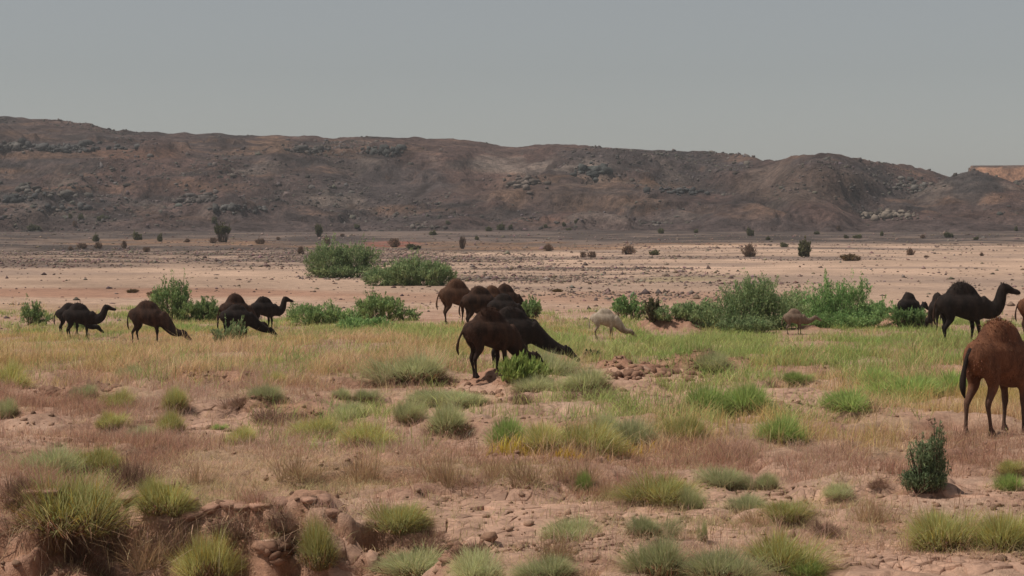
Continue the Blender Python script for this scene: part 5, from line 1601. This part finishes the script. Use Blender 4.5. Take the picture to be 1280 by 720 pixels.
def camel(u, v, hpx, head, neck, coat, label, stride=(0.04, -0.06, -0.05, 0.08), hump=1.0, sit=False, vox=0.045, swing=0.3, yaw=0.0, tcoat=None, seed=1, fat=1.0, hair=160, hairlen=0.10, thick=1.0, leggy=1.0, coathair=900):
    x, y, z = at(u, v)
    top = 1.66 + 0.44 * hump - (0.70 if sit else 0)
    s = hpx * y / FPX / top
    t = thing('camel', (x, y, z - 0.015), R(head), label, 'camel', GC, (s, s, s))
    body, hp = camel_mesh(neck, stride, hump, fat, sit, vox, yaw, leggy)
    m = fur(coat)
    body.materials.clear()
    ob('body', body, m, t)
    tm = tail_mesh(swing, thick)
    if sit:
        tm.transform(Matrix.Translation((0, 0, -0.70)))
    ob('tail', tm, fur(tcoat or coat), t)
    if hair and not sit:
        h = hair_mesh(body, seed, hair, hairlen, hz_top, np.array(coat['c2']) * 0.9)
        if h:
            ob('hump_hair', h, M_twig, t)
    if coathair and not sit:
        h = hair_mesh(body, seed + 50, coathair, 0.035 if hpx > 100 else 0.06, lambda co: np.where(co[:, 2] > 0.95, 1.0, 0.02), np.array(coat['c1']) * 0.5 + np.array(coat['c2']) * 0.6, 0.010)
        h.name = 'coat_hair'
        ob('coat_hair', h, M_twig, t)
    return t


camel(99, 424, 46, 8, 'forward', BLACK, 'black camel with raised head, front one of the close pair by the small open bush', seed=1, hump=0.8)
camel(88, 419, 41, 12, 'graze', BLACK, 'black camel half hidden behind its raised-head companion', seed=2, hair=80, hump=0.8)
camel(185, 430, 55, -3, 'graze', DBROWN, 'black-brown camel grazing alone, seen side-on with its head in the grass', (0.08, -0.04, -0.12, 0.10), hump=0.75, seed=3, swing=0.1)
camel(295, 420, 54, 40, 'graze', DBROWN, 'large black-brown camel showing its hump over the one before it', seed=4, fat=1.2)
camel(296, 428, 48, 28, 'reach', BLACK, 'black camel standing behind the pale leafy herb', seed=5, fat=1.2, hump=0.6)
camel(330, 413, 43, 32, 'up', BLACK, 'black camel with an upright neck beside the low spreading bush', seed=6, fat=1.1, hump=0.8)
camel(571, 405, 57, 30, 'graze', MBROWN, 'medium-brown slender camel at the back of the crowded dark group', (0.05, -0.05, -0.1, 0.12), seed=7, fat=1.0, hump=0.85, coathair=1200)
camel(600, 413, 56, 24, 'graze', DBROWN, 'dark brown camel in the middle of the crowd, flank in full view', (0.02, -0.05, -0.06, 0.06), seed=8, fat=1.18, hump=0.8, coathair=1500)
camel(616, 402, 46, 30, 'graze', MBROWN, 'brown camel with only its hump showing behind the crowd', seed=9, hair=60)
camel(630, 414, 48, 8, 'graze', BLACK, 'black camel bending its neck down behind the front grazing pair', seed=10, fat=1.1, hump=0.85)
camel(632, 400, 46, 20, 'graze', DBROWN, 'dark camel farthest back beside the pale green bush', seed=11, hair=60)
camel(612, 471, 86, 34, 'graze', DBROWN, 'shaggy dark brown camel grazing in front of all the crowded dark camels', (0.02, -0.06, 0.0, 0.14), vox=0.035, hair=600, hump=0.75, seed=12, swing=0.5, leggy=1.0, coathair=3000, fat=1.15)
camel(640, 461, 79, 10, 'reach', BLACK, 'black camel beside the shaggy one, neck stretched down to the silvery tussock', (0.05, -0.05, -0.08, 0.04), vox=0.035, hair=260, seed=13, hump=0.85, fat=1.12, coathair=2000)
camel(756, 424, 39, 2, 'graze', CREAM, 'pale grey woolly camel calf grazing near the clay mound', (0.06, -0.05, -0.03, 0.05), seed=14, hump=0.65, hair=140)
camel(993, 418, 33, 10, 'level', TAN, 'small tan camel calf in front of the big bushy tamarisk', seed=15, hump=0.8, hair=80)
camel(1136, 398, 33, 52, 'level', BLACK, 'seated black camel with a rounded hump behind the leafy bush', seed=16, sit=True, fat=1.1, hump=0.7)
camel(1171, 414, 49, 95, 'graze', BLACK, 'black camel mostly hidden behind the tall standing black camel', seed=17, hair=60)
camel(1203, 431, 79, 6, 'up', BLACK, 'tall black camel standing side-on with its head held high', (0.14, -0.05, -0.06, 0.06), vox=0.035, hair=300, seed=18, swing=0.15, tcoat=DBROWN, hump=0.85, fat=1.08, coathair=2000)
camel(1295, 420, 60, 12, 'graze', RUSSET, 'brown camel with a dark hanging tail in front of the tall black one', (0.05, -0.05, -0.02, 0.08), vox=0.04, seed=19, swing=0.2, hair=160, tcoat=DBROWN)
camel(1249, 541, 143, 40, 'graze', RUSSET, 'large russet-brown camel with a tufted hump, seen from behind', (0.10, -0.06, 0.12, -0.20), vox=0.028, hair=500, hairlen=0.06, seed=20, swing=0.2, tcoat=BLACK, thick=1.3, leggy=0.9, coathair=3500, hump=0.7, fat=0.92)

# ------------------------------------------------------------------ hazy air
mh, nt, out = newmat('dusty_air')
pv = N(nt, 'ShaderNodeVolumePrincipled')
pv.inputs['Color'].default_value = (0.92, 0.93, 0.95, 1)
pv.inputs['Density'].default_value = 0.00016
pv.inputs['Anisotropy'].default_value = 0.2
nt.links.new(pv.outputs[0], out.inputs['Volume'])
x0, x1, y0, y1, z0, z1 = -2600, 2600, -950, 2700, -2.5, 74
V = np.array([(x0, y0, z0), (x1, y0, z0), (x1, y1, z0), (x0, y1, z0), (x0, y0, z1), (x1, y0, z1), (x1, y1, z1), (x0, y1, z1)])
F = np.array([(0, 3, 2, 1), (4, 5, 6, 7), (0, 1, 5, 4), (1, 2, 6, 5), (2, 3, 7, 6), (3, 0, 4, 7)])
hz = ob('haze', mk('haze', V, [F]), mh)
tag(hz, kind='stuff')
